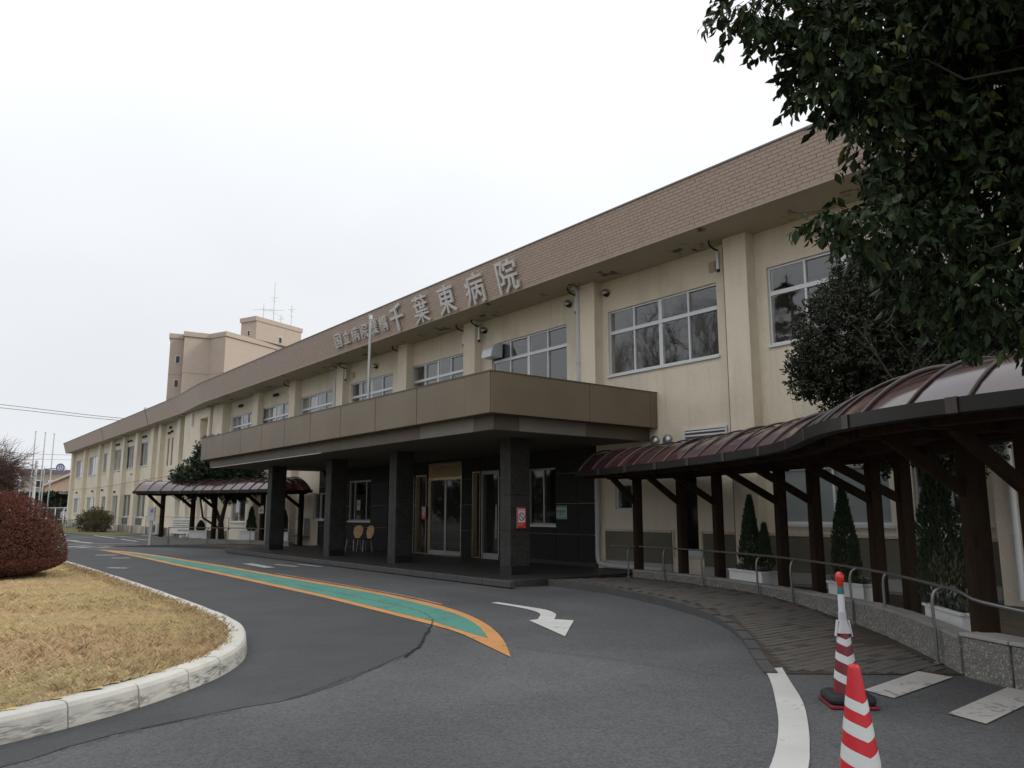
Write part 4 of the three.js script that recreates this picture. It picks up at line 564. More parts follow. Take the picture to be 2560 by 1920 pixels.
// ---------------------------------------------------------------- entrance canopy
{
  const cx0 = -31.55, cx1 = -12.45, z0 = -9.15, yT = 4.34, yB = 3.50, yL = 3.20;
  const can = thing('entrance_canopy', 'broad brown panelled entrance canopy on four granite columns', 'canopy');
  const js = [cx0, -30.86, -28.95, -27.05, -25.08, -23.13, -21.21, -19.25, -17.29, -15.31, -13.33, cx1];
  for (let i = 0; i + 1 < js.length; i++) part('fascia_panel', rbox(js[i + 1] - js[i] - 0.022, yT - yB, 0.05, 0.006, (js[i] + js[i + 1]) / 2 - (i === 10 ? 0.02 : 0), (yT + yB) / 2, z0 - 0.025), M.panel, can);
  const zs = [z0, -9.93, -11.88, -13.85, W]; for (let i = 0; i + 1 < zs.length; i++) part('fascia_panel', rbox(0.05, yT - yB, zs[i] - zs[i + 1] - 0.014, 0.006, cx1 - 0.025, (yT + yB) / 2, (zs[i] + zs[i + 1]) / 2 - (i ? 0 : 0.02)), M.panel, can);
  for (let i = 0; i + 1 < zs.length; i++) part('fascia_panel', rbox(0.05, yT - yB, zs[i] - zs[i + 1] - 0.014, 0.006, cx0 + 0.025, (yT + yB) / 2, (zs[i] + zs[i + 1]) / 2 - 0.03), M.panel, can);
  part('frame', mg([bb(cx0 + 0.052, cx1 - 0.052, yB + 0.02, yT - 0.06, z0 - 0.5, z0 - 0.055), bb(cx0 + 0.052, cx0 + 0.4, yB + 0.02, yT - 0.06, W, z0 - 0.51), bb(cx1 - 0.4, cx1 - 0.052, yB + 0.02, yT - 0.06, W, z0 - 0.51), bb(cx0 + 0.41, cx1 - 0.41, 3.62, 3.8, W + 0.01, z0 - 0.51)]), M.bronze, can);
  part('capping', mg([bb(cx0 - 0.01, cx1 + 0.01, yT, yT + 0.025, z0 - 0.2, z0 + 0.012), bb(cx1 - 0.2, cx1 + 0.01, yT, yT + 0.025, W, z0 - 0.201), bb(cx0 - 0.01, cx0 + 0.2, yT, yT + 0.025, W, z0 - 0.201)]), M.panelBrown, can);
  // set-back lower band, some boards renewed in a greyer finish
  const lb = [-31.2, -29.3, -27.4, -25.6, -24.0, -21.9, -19.9, -17.9, -15.6, -13.42, -12.72], k = [0, 0, 0, 0, 0, 0, 0, 0, 1, 2];
  for (let i = 0; i + 1 < lb.length; i++) part('lower_board', bb(lb[i] + 0.004, lb[i + 1] - 0.004, yL, yB - 0.002, z0 - 0.32, z0 - 0.27 - 0.0005 * i), [M.panelBrown, M.panelGrey, M.panelBrown][k[i]], can);
  const sb = [z0 - 0.27, -10.1, -12.0, W], sk = [M.panelBrown, M.panelGrey, M.panelBrown]; for (let i = 0; i + 1 < sb.length; i++) part('lower_board', bb(cx1 - 0.32, cx1 - 0.27, yL, yB - 0.002, sb[i + 1] + 0.004, sb[i] - 0.055 * (i === 0)), sk[i], can);
  part('underside_lip', mg([bb(cx0 + 0.05, cx1 - 0.05, yB - 0.004, yB + 0.016, z0 - 0.26, z0 - 0.052), bb(cx1 - 0.26, cx1 - 0.052, yB - 0.004, yB + 0.016, W + 0.05, z0 - 0.261)]), M.darkSoffit, can);
  part('soffit', bb(cx0 + 0.3, cx1 - 0.32, yL + 0.01, yL + 0.05, W + 0.05, z0 - 0.32), M.darkSoffit, can);
  part('edge_trim', bb(-30.9, -21.0, yL - 0.012, yL + 0.006, z0 - 0.285, z0 - 0.262), M.alu, can);
  // columns: four granite slabs round each shaft with open joints, dark foot
  for (const cx of [-14.25, -19.45, -23.65, -28.75]) {
    const c = new THREE.Group(); c.name = 'column'; c.position.set(cx, 0, -11.18); can.add(c); const s = 0.225, q0 = 0.28, hs = [0.33, 1.12, 1.92, 2.72, 3.21];
    part('shaft', box(2 * s - 0.05, 3.06, 2 * q0 - 0.05, 0, 1.68, 0), M.graniteBase, c);
    part('foot', rbox(2 * s - 0.02, 0.19, 2 * q0 - 0.02, 0.006, 0, 0.235, 0), M.graniteBase, c);
    for (let i = 0; i + 1 < hs.length; i++) { const h = hs[i + 1] - hs[i] - 0.006, y = (hs[i] + hs[i + 1]) / 2;
      for (const q of [-1, 1]) { for (const q2 of [-1, 1]) part('stone_panel', rbox(s - 0.028, h, 0.024, 0.003, q2 * (s - 0.022) / 2, y, q * (q0 - 0.012)), M.granite, c); part('stone_panel', rbox(0.024, h, 2 * q0 - 0.052, 0.003, q * (s - 0.012), y, 0), M.granite, c); } }
  }
}
// flagpole rising behind the canopy edge
{ const t = thing('flagpole', 'short steel flagpole rising from the entrance canopy', 'flagpole', [-18.95, 3.8, -9.8]); part('pole', bar([0, 0, 0], [0, 3.04, 0], 0.042, 0.038, 12), M.steel, t); part('finial', mg([new THREE.CylinderGeometry(0.085, 0.06, 0.03, 14).translate(0, 3.12, 0), bar([0, 2.98, 0], [0, 3.11, 0], 0.048, 0.05, 12)]), M.aluWhite, t); }

// ---------------------------------------------------------------- covered walkways with brown polycarbonate vaults
const gutterLine = [[-13.35, -12.28], [-12.75, -12.12], [-11.6, -11.75], [-10.3, -11.32], [-8.35, -10.55], [-7.1, -9.95], [-5.97, -9.2], [-5.2, -8.4], [-4.55, -7.68], [-4.0, -7.22], [-3.3, -6.86], [-2.6, -6.66], [-1.6, -6.56], [-0.4, -6.56], [1.0, -6.7]];
function walkway(mir) {
  const pts = mir ? mirrorX(gutterLine.slice(1, 8)).map(([x, z], i) => [x - 0.0, z]) : gutterLine, side = mir ? -1 : 1;
  const t = thing('covered_walkway', mir ? 'far covered walkway with a reddish vaulted plastic roof' : 'near curved walkway roof of brown vaulted plastic panes', 'walkway');
  const L = len2(curve2(pts, 200)), N = Math.round(L / 0.62), c = curve2(pts, N * 6 + 1), y0 = 2.33, gh = 0.125, rise = 0.50;
  const nrm = offset2(c, side).map((q, i) => [q[0] - c[i][0], q[1] - c[i][1]]);
  const width = (i) => Math.min(2.25, Math.abs((c[i][1] + 13.92) / (nrm[i][1] || -1e-3)));
  const at = (i, s, y) => { const w = width(i); return [c[i][0] + nrm[i][0] * w * s, y, c[i][1] + nrm[i][1] * w * s]; };
  const arch = (i, v, lift = 0, jit = 0) => { const s = 0.03 + 0.94 * v; return at(i, s, y0 + gh - 0.01 + lift + ((rise + jit * Math.sin(v * 3.14)) * Math.min(1, width(i) / 1.6)) * (1 - Math.pow(Math.abs(2 * v - 1), 2.15))); };
  const jr = rng(mir ? 3 : 4);
  for (let k = 0; k < N; k++) {
    const j0 = -0.035 * jr(), j1 = -0.035 * jr(), g = surf('', 3, 14, (u, v) => { const f = k * 6 + u * 6, i = Math.min(c.length - 2, Math.floor(f)), q = f - i, jj = lerp(j0, j1, u), A = arch(i, v, 0, jj), B = arch(i + 1, v, 0, jj); return [lerp(A[0], B[0], q), lerp(A[1], B[1], q), lerp(A[2], B[2], q)]; });
    part('roof_pane', g, M.poly[(k * 7 + (mir ? 1 : 0)) % 3], t);
  }
  const ribR = 0.016; for (let k = 0; k <= N; k++) { const p = []; for (let v = 0; v <= 12; v++) p.push(arch(k * 6, v / 12, 0.012)); part('rib', tube(p, k % 3 === 0 ? ribR * 1.5 : ribR, 6, 26), M.rib, t); }
  // box gutters front and back, in lengths with visible joints
  const lengthGeo = (s0, s1, ya, yb, i0, i1) => { const a = [], b = []; for (let i = i0; i <= i1; i++) { const A = at(i, s0, 0), B = at(i, s1, 0); a.push([A[0], A[2]]); b.push([B[0], B[2]]); } return slab([...a, ...b.reverse()], ya, yb); };
  for (let k = 0; k < N; k += 2) { const i1 = Math.min((k + 2) * 6, c.length - 1); const g = part('gutter', lengthGeo(-0.03, 0.035, y0, y0 + gh, k * 6, i1), M.bronze, t); part('gutter_joint', lengthGeo(-0.036, -0.028, y0 - 0.004, y0 + gh + 0.004, Math.max(0, i1 - 1), i1).scale(1, 1, 1), M.rib, g); part('gutter', lengthGeo(0.965, 1.03, y0, y0 + gh, k * 6, i1), M.bronze, t); }
  // timber purlins following the curve and cross joists
  for (const s of [0.14, 0.5, 0.86]) for (let k = 0; k < N; k += 3) part('purlin', lengthGeo(s - 0.03, s + 0.03, y0 - 0.05, y0 + 0.10, k * 6, Math.min((k + 3) * 6, c.length - 1)), M.timber, t);
  for (let k = 1; k < N; k += 2) part('joist', beam(at(k * 6, 0.04, y0 + 0.02), at(k * 6, 0.96, y0 + 0.02), 0.07, 0.11), M.timber, t);
  const posts = mir ? [[-40.2, -10.05], [-38.6, -11.0], [-37.3, -11.6], [-34.3, -12.75], [-32.0, -13.55]] : [[-12.2, -13.05], [-10.9, -13.0], [-9.94, -12.95], [-8.23, -12.52], [-7.3, -12.08], [-5.92, -11.4], [-5.26, -10.95], [-3.36, -8.42], [-2.75, -8.2], [0.2, -8.3]];
  posts.forEach(([x, z], n) => {
    const w = n > 6 && !mir ? 0.19 : 0.165; let best = 0, bd = 1e9; c.forEach((q, i) => { const d = Math.hypot(q[0] - x, q[1] - z); if (d < bd) { bd = d; best = i; } });
    const p = part('post', rbox(w, y0 + 0.0, w, 0.012, 0, y0 / 2 + 0.02, 0), M.timber, t); p.position.set(x, 0, z); p.rotation.y = -Math.atan2(nrm[best][1], nrm[best][0]);
    const g = at(best, 0.10, 0), k = 0.72; part('brace', beam([lerp(x, g[0], 0.04), 1.72, lerp(z, g[2], 0.04)], [lerp(x, g[0], k), y0 - 0.03, lerp(z, g[2], k)], 0.09, 0.11), M.timber, t);
    part('bracket_beam', beam([x - (g[0] - x) * 0.12, y0 + 0.0 - 0.0, z - (g[2] - z) * 0.12], [g[0], y0 + 0.005, g[2]], 0.1, 0.13), M.timber, t);
  });
  return t;
}
walkway(false); walkway(true);

// ---------------------------------------------------------------- handrails
{
  const rail = (name, label, pts, posts, y, inward) => {
    const t = thing(name, label, 'handrail'); part('top_rail', tube(pts, 0.018, 10, 80), M.rail, t);
    for (const [x, z, h] of posts) { // posts bend over at the top to meet the rail
      let b = null, bd = 1e9; for (const q of pts) { const d = Math.hypot(q[0] - x, q[2] - z); if (d < bd) { bd = d; b = q; } }
      const c = new THREE.CatmullRomCurve3(pts.map((q) => V(...q)), false, 'centripetal'); let best = V(0, 0, 0); bd = 1e9; for (let i = 0; i <= 200; i++) { const q = c.getPoint(i / 200), d = Math.hypot(q.x - x, q.z - z); if (d < bd) { bd = d; best = q; } }
      const p = part('post', tube([[x, h, z], [x, h + 0.3, z], [x, best.y - 0.12, z], [lerp(x, best.x, 0.4), best.y - 0.04, lerp(z, best.z, 0.4)], [best.x, best.y - 0.01, best.z]], 0.018, 8, 20), M.rail, t);
      part('base_plate', new THREE.CylinderGeometry(0.045, 0.045, 0.01, 12).translate(x, h + 0.008, z), M.steel, p);
    }
  };
  const w = wallLine, off = (d) => offset2(curve2(w, 60), d).map(([x, z]) => [x, 0.78, z]);
  const line = off(0.045).filter((_, i) => i % 5 === 0 || i === 59), first = [[-13.0, 0.77, -13.0]], last = [[-3.28, 0.74, -8.0], [-2.9, 0.72, -7.72], [-2.3, 0.70, -7.4], [-1.2, 0.70, -7.2], [0.3, 0.70, -7.15]];
  rail('handrail', 'near curved steel handrail along the low wall', [...first, ...line, ...last], [[-12.3, -12.82, 0.12], [-11.3, -12.84, 0.12], [-10.09, -12.58, 0.11], [-8.44, -12.02, 0.09], [-7.46, -11.54, 0.06], [-5.86, -10.48, 0.03], [-5.1, -9.9, 0.02], [-3.9, -8.56, 0.01]], 0.78);
  const lm = mirrorX(curve2(w.slice(0, 8), 40)), lr = offset2(lm, -0.045).filter((_, i) => i % 5 === 0 || i === 39).map(([x, z]) => [x, 0.80, z]);
  rail('handrail', 'far steel handrail in front of the white planters', [[-31.0, 0.80, -12.95], ...lr], [[-31.6, -12.9, 0.12], [-33.4, -12.7, 0.12], [-34.6, -12.35, 0.1], [-35.9, -11.75, 0.08], [-36.9, -11.2, 0.05], [-38.7, -10.0, 0.02]], 0.8);
  rail('handrail', 'distant steel handrail along the wall behind the far walkway', [[-57.4, 1.2, -13.3], [-50, 1.2, -13.3], [-40.2, 1.22, -13.3]], [[-57.2, -13.3, 0], [-53, -13.3, 0], [-50.2, -13.3, 0], [-47.4, -13.3, 0], [-44.5, -13.3, 0], [-40.4, -13.3, 0]], 1.2);
}

// ---------------------------------------------------------------- traffic cones
const roundSquare = (s, r, n = 4) => { const p = []; for (const [cx, cz, a0] of [[1, 1, 0], [-1, 1, 1], [-1, -1, 2], [1, -1, 3]]) for (let i = 0; i <= n; i++) { const a = (a0 + i / n) * Math.PI / 2; p.push([cx * (s - r) + Math.cos(a) * r, cz * (s - r) + Math.sin(a) * r]); } return p; };
function loft(rings) { // rings: [y, half width, corner radius]
  const pos = [], R = rings.map(([y, s, r]) => roundSquare(s, r).map(([x, z]) => [x, y, z])), n = R[0].length;
  for (let k = 0; k + 1 < R.length; k++) for (let i = 0; i < n; i++) { const j = (i + 1) % n, A = R[k][i], B = R[k][j], C = R[k + 1][j], D = R[k + 1][i]; pos.push(...A, ...C, ...B, ...A, ...D, ...C); }
  const top = R[R.length - 1], cy = top[0][1]; for (let i = 0; i < n; i++) pos.push(0, cy, 0, ...top[(i + 1) % n], ...top[i]);
  const g = new THREE.BufferGeometry(); g.setAttribute('position', new THREE.Float32BufferAttribute(pos, 3)); g.computeVertexNormals(); return tri(g);
}
function coneThing(pos, ry, label, col, H, s0, s1, bands) { // round cone, each white tape wrapped straight so that its ends meet low in a V on local +z
  const t = thing('traffic_cone', label, 'traffic cone', pos, undefined, ry), rad = (y) => lerp(s0, s1, (y - 0.03) / (H - 0.03));
  const m = phy({ color: lin(...col), roughness: 0.40, clearcoat: 0.2, clearcoatRoughness: 0.35 });
  part('body', new THREE.LatheGeometry([[s0 + 0.012, 0.03], [s0, 0.036], ...[1, 2, 3, 4, 5, 6].map((i) => { const y = lerp(0.036, H - 0.025, i / 6); return [rad(y), y]; }), [s1 * 0.96, H - 0.012], [s1 * 0.8, H - 0.003], [s1 * 0.5, H], [0.001, H]].map(([x, y]) => new THREE.Vector2(x, y)), 40), m, t); part('base', rbox(0.37, 0.032, 0.37, 0.012, 0, 0.016, 0), m, t);
  const tanA = (s0 - s1) / (H - 0.03), sinA = tanA / Math.hypot(1, tanA), cosA = sinA / tanA, yA = 0.03 + s0 / tanA;
  for (const [a, b] of bands) part('reflective_band', surf('', 72, 2, (u, v) => { const th = u * 2 * Math.PI, rho = lerp((yA - a) / cosA, (yA - b) / cosA, v) / Math.cos((th - Math.PI) * sinA), y = yA - rho * cosA, r = rho * sinA + 0.0016; return [Math.sin(th) * r, y, Math.cos(th) * r]; }), M.tape, t);
  return t;
}
M.tape = std({ map: tex(128, 0.5, (u, v) => { const d = 0.9 + 0.14 * fbm(u * 6, v * 6, 6, 3, 201); return [0.66 * d, 0.68 * d, 0.66 * d]; }), roughness: 0.45, side: THREE.DoubleSide });
const face = (x, z, off) => Math.atan2(-x, -z) + off; // turn a face towards the drive, then a little aside
coneThing([-2.44, 0, -4.34], face(-2.44, -4.34, 0.55), 'bright red traffic cone with white bands, nearest the camera', [0.56, 0.012, 0.022], 0.70, 0.125, 0.030, [[0.215, 0.292], [0.362, 0.427], [0.486, 0.539]]);
{
  const t = coneThing([-3.58, 0, -6.24], face(-3.58, -6.24, 0.28), 'dark red traffic cone with black weight and red lamp on top', [0.19, 0.010, 0.020], 0.66, 0.118, 0.034, [[0.225, 0.287], [0.372, 0.43], [0.50, 0.55]]);
  const w = [[0.165, 0.035], [0.180, 0.045], [0.184, 0.065], [0.175, 0.09], [0.150, 0.102]]; part('weight', loft([...w.map(([s, y]) => [y, s, s * 0.35]), [0.104, 0.130, 0.05]]), M.rubber, t);
  const sl = []; for (let i = 0; i <= 8; i++) { const y = lerp(0.565, 0.73, i / 8); sl.push([y, lerp(0.056, 0.030, clamp(i / 5)), 0.02]); } part('sleeve', loft(sl), std({ color: lin(0.50, 0.49, 0.52), roughness: 0.7 }), t);
  for (const q of [-1, 1]) part('sleeve_strip', rbox(0.012, 0.13, 0.04, 0.004, 0, -0.06, 0).rotateZ(q * 0.16).translate(q * 0.044, 0.66, 0.006).rotateZ(0), std({ color: lin(0.6, 0.6, 0.6), roughness: 0.7 }), t);
  part('stem', new THREE.CylinderGeometry(0.026, 0.027, 0.15, 16).translate(0, 0.80, 0), std({ color: lin(0.66, 0.68, 0.70), roughness: 0.6 }), t);
  part('collar', new THREE.CylinderGeometry(0.024, 0.029, 0.062, 16).translate(0, 0.905, 0), std({ color: lin(0.03, 0.16, 0.15), roughness: 0.6 }), t);
  part('lamp', new THREE.LatheGeometry([[0.001, 0.925], [0.024, 0.928], [0.025, 0.955], [0.035, 0.985], [0.037, 1.01], [0.032, 1.035], [0.018, 1.05], [0.001, 1.054]].map(([a, b]) => new THREE.Vector2(a, b)), 20), phy({ color: lin(0.60, 0.028, 0.018), roughness: 0.25, clearcoat: 0.5 }), t);
}
// ---------------------------------------------------------------- foliage builders
function leafGeo(l, w, bend = 0.25, n = 4) { // pointed leaf folded on its midrib, lying along +y, face towards +z
  const pos = [], prof = [0, 0.62, 1, 0.86, 0.42, 0], N = prof.length - 1, at = (i, s) => { const t = i / N, y = l * t * (1 - 0.15 * bend * t), z = -bend * l * 0.5 * t * t; return [s * prof[i] * w / 2, y, z + Math.abs(s) * prof[i] * w * 0.16]; };
  for (let i = 0; i < N; i++) for (const s of [-1, 1]) { const A = at(i, 0), B = at(i + 1, 0), C = at(i + 1, s), D = at(i, s); if (s > 0) { pos.push(...A, ...D, ...B); if (i < N - 1 && i > 0 || i === 0) pos.push(...D, ...C, ...B); } else { pos.push(...A, ...B, ...D); pos.push(...D, ...B, ...C); } }
  const g = new THREE.BufferGeometry(); g.setAttribute('position', new THREE.Float32BufferAttribute(pos, 3)); g.computeVertexNormals(); return g;
}
const diamond = (l, w) => { const g = new THREE.BufferGeometry(); g.setAttribute('position', new THREE.Float32BufferAttribute([0, 0, 0, w / 2, l * 0.45, 0.12 * l, 0, l, -0.1 * l, 0, 0, 0, 0, l, -0.1 * l, -w / 2, l * 0.45, 0.12 * l], 3)); g.computeVertexNormals(); return g; };
const sphereDir = (r) => { const z = r() * 2 - 1, a = r() * 6.283, s = Math.sqrt(1 - z * z); return V(s * Math.cos(a), z, s * Math.sin(a)); };
const _m = new THREE.Matrix4(), _q = new THREE.Quaternion(), _q2 = new THREE.Quaternion();
function orient(dir, spin) { _q.setFromUnitVectors(V(0, 1, 0), dir); _q2.setFromAxisAngle(dir, spin); return _q2.clone().multiply(_q); }
function scatter(name, geo, mat, list, parent) { // list: {p, d, spin, s, c}
  const im = new THREE.InstancedMesh(geo, mat, list.length); list.forEach((o, i) => { im.setMatrixAt(i, _m.compose(o.p, orient(o.d, o.spin), V(o.s, o.s, o.s))); im.setColorAt(i, o.c); });
  im.name = name; im.userData.kind = 'stuff'; shade(im); parent.add(im); return im;
}
function lobeLeaves(lobes, n, seed, o) { // leaves gathered in sprays through the outer part of each lobe
  const r = rng(seed), out = [], vol = lobes.map((l) => l[3] ** 2), tot = vol.reduce((a, b) => a + b, 0);
  for (let k = 0; k < lobes.length; k++) {
    const [x, y, z, R] = lobes[k], m = Math.round(n * vol[k] / tot / o.per);
    for (let i = 0; i < m; i++) {
      const d = sphereDir(r), rad = R * Math.pow(0.30 + 0.78 * r(), 0.7) * (0.85 + 0.3 * vnoise(d.x * 3 + 9, d.y * 3 + d.z * 2 + 9, 99, seed)), c = V(x + d.x * rad, y + d.y * rad * (o.flat ?? 0.9), z + d.z * rad), ax = d.clone().add(V(0, o.lift ?? 0, 0)).add(sphereDir(r).multiplyScalar(0.6)).normalize();
      if (o.keep && !o.keep(c)) continue; const tone = 0.6 + 0.8 * r();
      for (let q = 0; q < o.per; q++) { const t = (q + r()) / o.per, p = c.clone().addScaledVector(ax, (t - 0.5) * o.spray), ld = ax.clone().multiplyScalar(o.fwd ?? 0.6).add(sphereDir(r)).add(V(0, o.droop ?? 0, 0)).normalize(); out.push({ p, d: ld, spin: r() * 6.28, s: 0.7 + 0.6 * r(), c: o.color(r, tone, p) }); }
    }
  }
  return out;
}
function limbs(o) { // recursive tapered branches -> { geo, tips }
  const r = rng(o.seed), gs = [], tips = [];
  const grow = (p, d, len, rad, depth) => {
    const n = depth === 0 ? (o.trunkSeg ?? 3) : 2; let a = p.clone(), dir = d.clone(), r0 = rad;
    for (let i = 0; i < n; i++) { dir.add(sphereDir(r).multiplyScalar(o.wiggle ?? 0.18)).add(V(0, depth ? (o.up ?? 0.06) : 0, 0)).normalize(); const b = a.clone().addScaledVector(dir, len / n), r1 = r0 * (1 - (1 - (o.taper ?? 0.72)) / n); gs.push(bar(a, b, r0, r1, r0 > 0.05 ? 7 : r0 > 0.012 ? 4 : 3)); a = b; r0 = r1; if (depth && depth < o.depth && i < n - 1 && r() < 0.7) sub(a, dir, len * 0.6, r0 * 0.6, depth + 1); }
    if (depth >= o.depth) { tips.push([a, dir]); return; }
    const kids = o.kids + (r() < 0.4 ? 1 : 0); for (let i = 0; i < kids; i++) sub(a, dir, len * (o.ratio ?? 0.74) * (0.8 + 0.4 * r()), r0 * (i ? 0.66 : 0.85), depth + 1);
  };
  const sub = (p, d, len, rad, depth) => { const e = sphereDir(r); e.addScaledVector(d, -e.dot(d)).normalize(); const nd = d.clone().multiplyScalar(Math.cos(o.spread)).addScaledVector(e, Math.sin(o.spread) * (0.7 + 0.6 * r())).add(V(o.lean?.[0] ?? 0, 0, o.lean?.[1] ?? 0)).normalize(); grow(p, nd, len, Math.max(rad, o.min ?? 0.004), depth); };
  grow(V(...o.base), V(...(o.dir ?? [0, 1, 0])).normalize(), o.len, o.rad, 0);
  return { geo: mg(gs), tips };
}
const leafMat = (o = {}) => phy({ color: 0xffffff, roughness: 0.42, side: THREE.DoubleSide, ...o });

// ---------------------------------------------------------------- broad-leaved tree hanging in from the right
{
  const lobes = [[-2.79, 4.93, -4.26, 0.26], [-2.62, 4.82, -4.66, 0.36], [-2.49, 4.63, -4.89, 0.5], [-2.26, 4.83, -5.47, 0.75], [-1.91, 4.75, -5.93, 0.85], [-2.5, 4.36, -4.64, 0.16], [-2.36, 4.15, -4.86, 0.22], [-2.31, 4.05, -5.44, 0.5], [-2.03, 3.77, -5.87, 0.75], [-2.38, 3.36, -4.75, 0.24], [-2.5, 3.42, -4.58, 0.10], [-2.30, 3.22, -5.2, 0.40], [-2.07, 2.92, -5.39, 0.36], [-1.87, 2.72, -5.55, 0.34], [-1.67, 4.42, -6.66, 1.0], [-1.3, 3.4, -5.9, 0.75], [-2.12, 5.89, -6.02, 0.9], [-1.57, 5.73, -6.76, 1.1], [-2.63, 5.54, -5.14, 0.5], [-0.6, 5.2, -6.0, 1.3], [-1.4, 5.1, -5.0, 0.8]];
  const t = thing('broadleaf_tree', 'dark glossy broad-leaved tree hanging in from the upper right', 'tree', [0, 0, 0]);
  const gs = [], r = rng(8), seg = (pts, a, b) => { for (let i = 0; i + 1 < pts.length; i++) gs.push(bar(V(...pts[i]), V(...pts[i + 1]), lerp(a, b, i / (pts.length - 1)), lerp(a, b, (i + 1) / (pts.length - 1)), 8)); };
  part('trunk', mg([bar([0.5, -0.05, -5.3], [0.42, 1.1, -5.35], 0.15, 0.125, 12), bar([0.42, 1.1, -5.35], [0.1, 2.2, -5.5], 0.125, 0.105, 12), bar([0.1, 2.2, -5.5], [-0.5, 3.2, -5.75], 0.105, 0.085, 12)]), M.bark, t);
  for (const [x, y, z, R] of lobes) { if (R < 0.4) continue; const pts = []; for (let i = 0; i <= 9; i++) { const t = i / 9, j = 0.16 * Math.sin(t * Math.PI); pts.push([lerp(-0.5, x, t) + (r() - 0.5) * j, lerp(3.2, y, Math.sqrt(t)) + (r() - 0.5) * j, lerp(-5.75, z, t) + (r() - 0.5) * j]); } seg(pts, 0.016, 0.003); }
  const list = [], twigs = [], tot = lobes.reduce((a, l) => a + l[3] ** 2.2, 0);
  for (const [x, y, z, R] of lobes) {
    const m = Math.round(8600 * R ** 2.2 / tot) + 10;
    for (let i = 0; i < m; i++) {
      const d = sphereDir(r), rad = R * Math.pow(0.12 + 0.9 * r(), 0.62), a = V(x + d.x * rad * 0.75, y + d.y * rad * 0.75 + 0.05, z + d.z * rad * 0.75), dir = d.clone().add(V(0, -0.55, 0)).add(sphereDir(r).multiplyScalar(0.45)).normalize(), L = 0.12 + 0.16 * r(), e = a.clone().addScaledVector(dir, L);
      if (e.y < 2.44) continue; twigs.push(bar(a, e, 0.0032, 0.0014, 3));
      const k = 5 + (r() * 4 | 0), tone = 0.7 + 0.6 * r(), yel = r() < 0.06;
      for (let q = 0; q < k; q++) { const p = a.clone().addScaledVector(dir, L * (0.25 + 0.78 * q / k)), ld = dir.clone().multiplyScalar(0.5).add(sphereDir(r).multiplyScalar(0.85)).add(V(0, -0.75, 0)).normalize(), f = tone * (0.7 + 0.6 * r()); list.push({ p, d: ld, spin: r() * 6.28, s: 0.6 + 0.75 * r(), c: new THREE.Color().setRGB((yel ? 0.070 : 0.026) * f, (yel ? 0.080 : 0.044) * f, (yel ? 0.020 : 0.016) * f) }); }
    }
  }
  part('branches', mg(gs), M.barkDark, t); part('twigs', mg(twigs), std({ color: lin(0.05, 0.045, 0.025), roughness: 0.9 }), t);
  // the leaves that show largest are parts of their own, the rest one mass
  const eye = V(0, 1.55, 0), view = new THREE.Vector3(); camera.getWorldDirection(view); camera.updateMatrixWorld();
  const scored = list.map((o, i) => { const q = o.p.clone().project(camera), vis = Math.abs(q.x) < 1 && Math.abs(q.y) < 1 && q.z < 1; return [vis ? o.p.distanceTo(eye) / o.s : 99, i]; }).sort((a, b) => a[0] - b[0]);
  const big = new Set(scored.slice(0, 300).map((q) => q[1])), g = leafGeo(0.086, 0.040), mats = [[0.026, 0.044, 0.016], [0.030, 0.052, 0.018], [0.023, 0.039, 0.016], [0.070, 0.080, 0.020]].map((c) => leafMat({ color: lin(...c), roughness: 0.45, specularIntensity: 0.3 }));
  big.forEach((i) => { const o = list[i], m = part('leaf', g, mats[i % 17 === 0 ? 3 : i % 3], t); m.position.copy(o.p); m.quaternion.copy(orient(o.d, o.spin)); m.scale.setScalar(o.s); });
  scatter('leaves', g, leafMat({ roughness: 0.45, specularIntensity: 0.3 }), list.filter((_, i) => !big.has(i)), t);
  struct('tree_pit', new THREE.CircleGeometry(0.6, 24).rotateX(-Math.PI / 2).translate(0.5, 0.012, -5.3), M.soil, 'round soil pit at the foot of the overhanging tree');
}
// ---------------------------------------------------------------- evergreen behind the near walkway
{
  const lobes = [[-6.25, 4.41, -12.1, 1.05], [-6.8, 3.9, -11.75, 0.55], [-6.38, 5.12, -12.2, 0.55], [-5.62, 4.77, -12.3, 0.95], [-6.5, 3.36, -12.1, 0.5], [-5.67, 3.6, -12.4, 0.85], [-4.9, 3.8, -12.5, 0.9], [-4.37, 3.9, -12.5, 0.9], [-6.95, 3.6, -11.8, 0.3], [-5.3, 2.6, -12.9, 0.6], [-6.4, 2.6, -12.7, 0.5]];
  const t = thing('evergreen_tree', 'dense small-leaved evergreen between the walkway and the hospital wall', 'tree');
  const L = limbs({ seed: 12, base: [-6.0, 0.1, -12.7], len: 1.5, rad: 0.10, depth: 5, kids: 2, spread: 0.5, ratio: 0.72, min: 0.006 }); part('trunk', L.geo, M.barkDark, t);
  scatter('crown', diamond(0.075, 0.032), leafMat({ roughness: 0.5 }), lobeLeaves(lobes, 82000, 13, { per: 8, spray: 0.16, lift: 0.2, fwd: 0.9, keep: (c) => c.z > -13.95, color: (r, k) => new THREE.Color().setRGB(0.030 * k * (0.7 + 0.6 * r()), 0.036 * k, 0.018 * k) }), t);
}
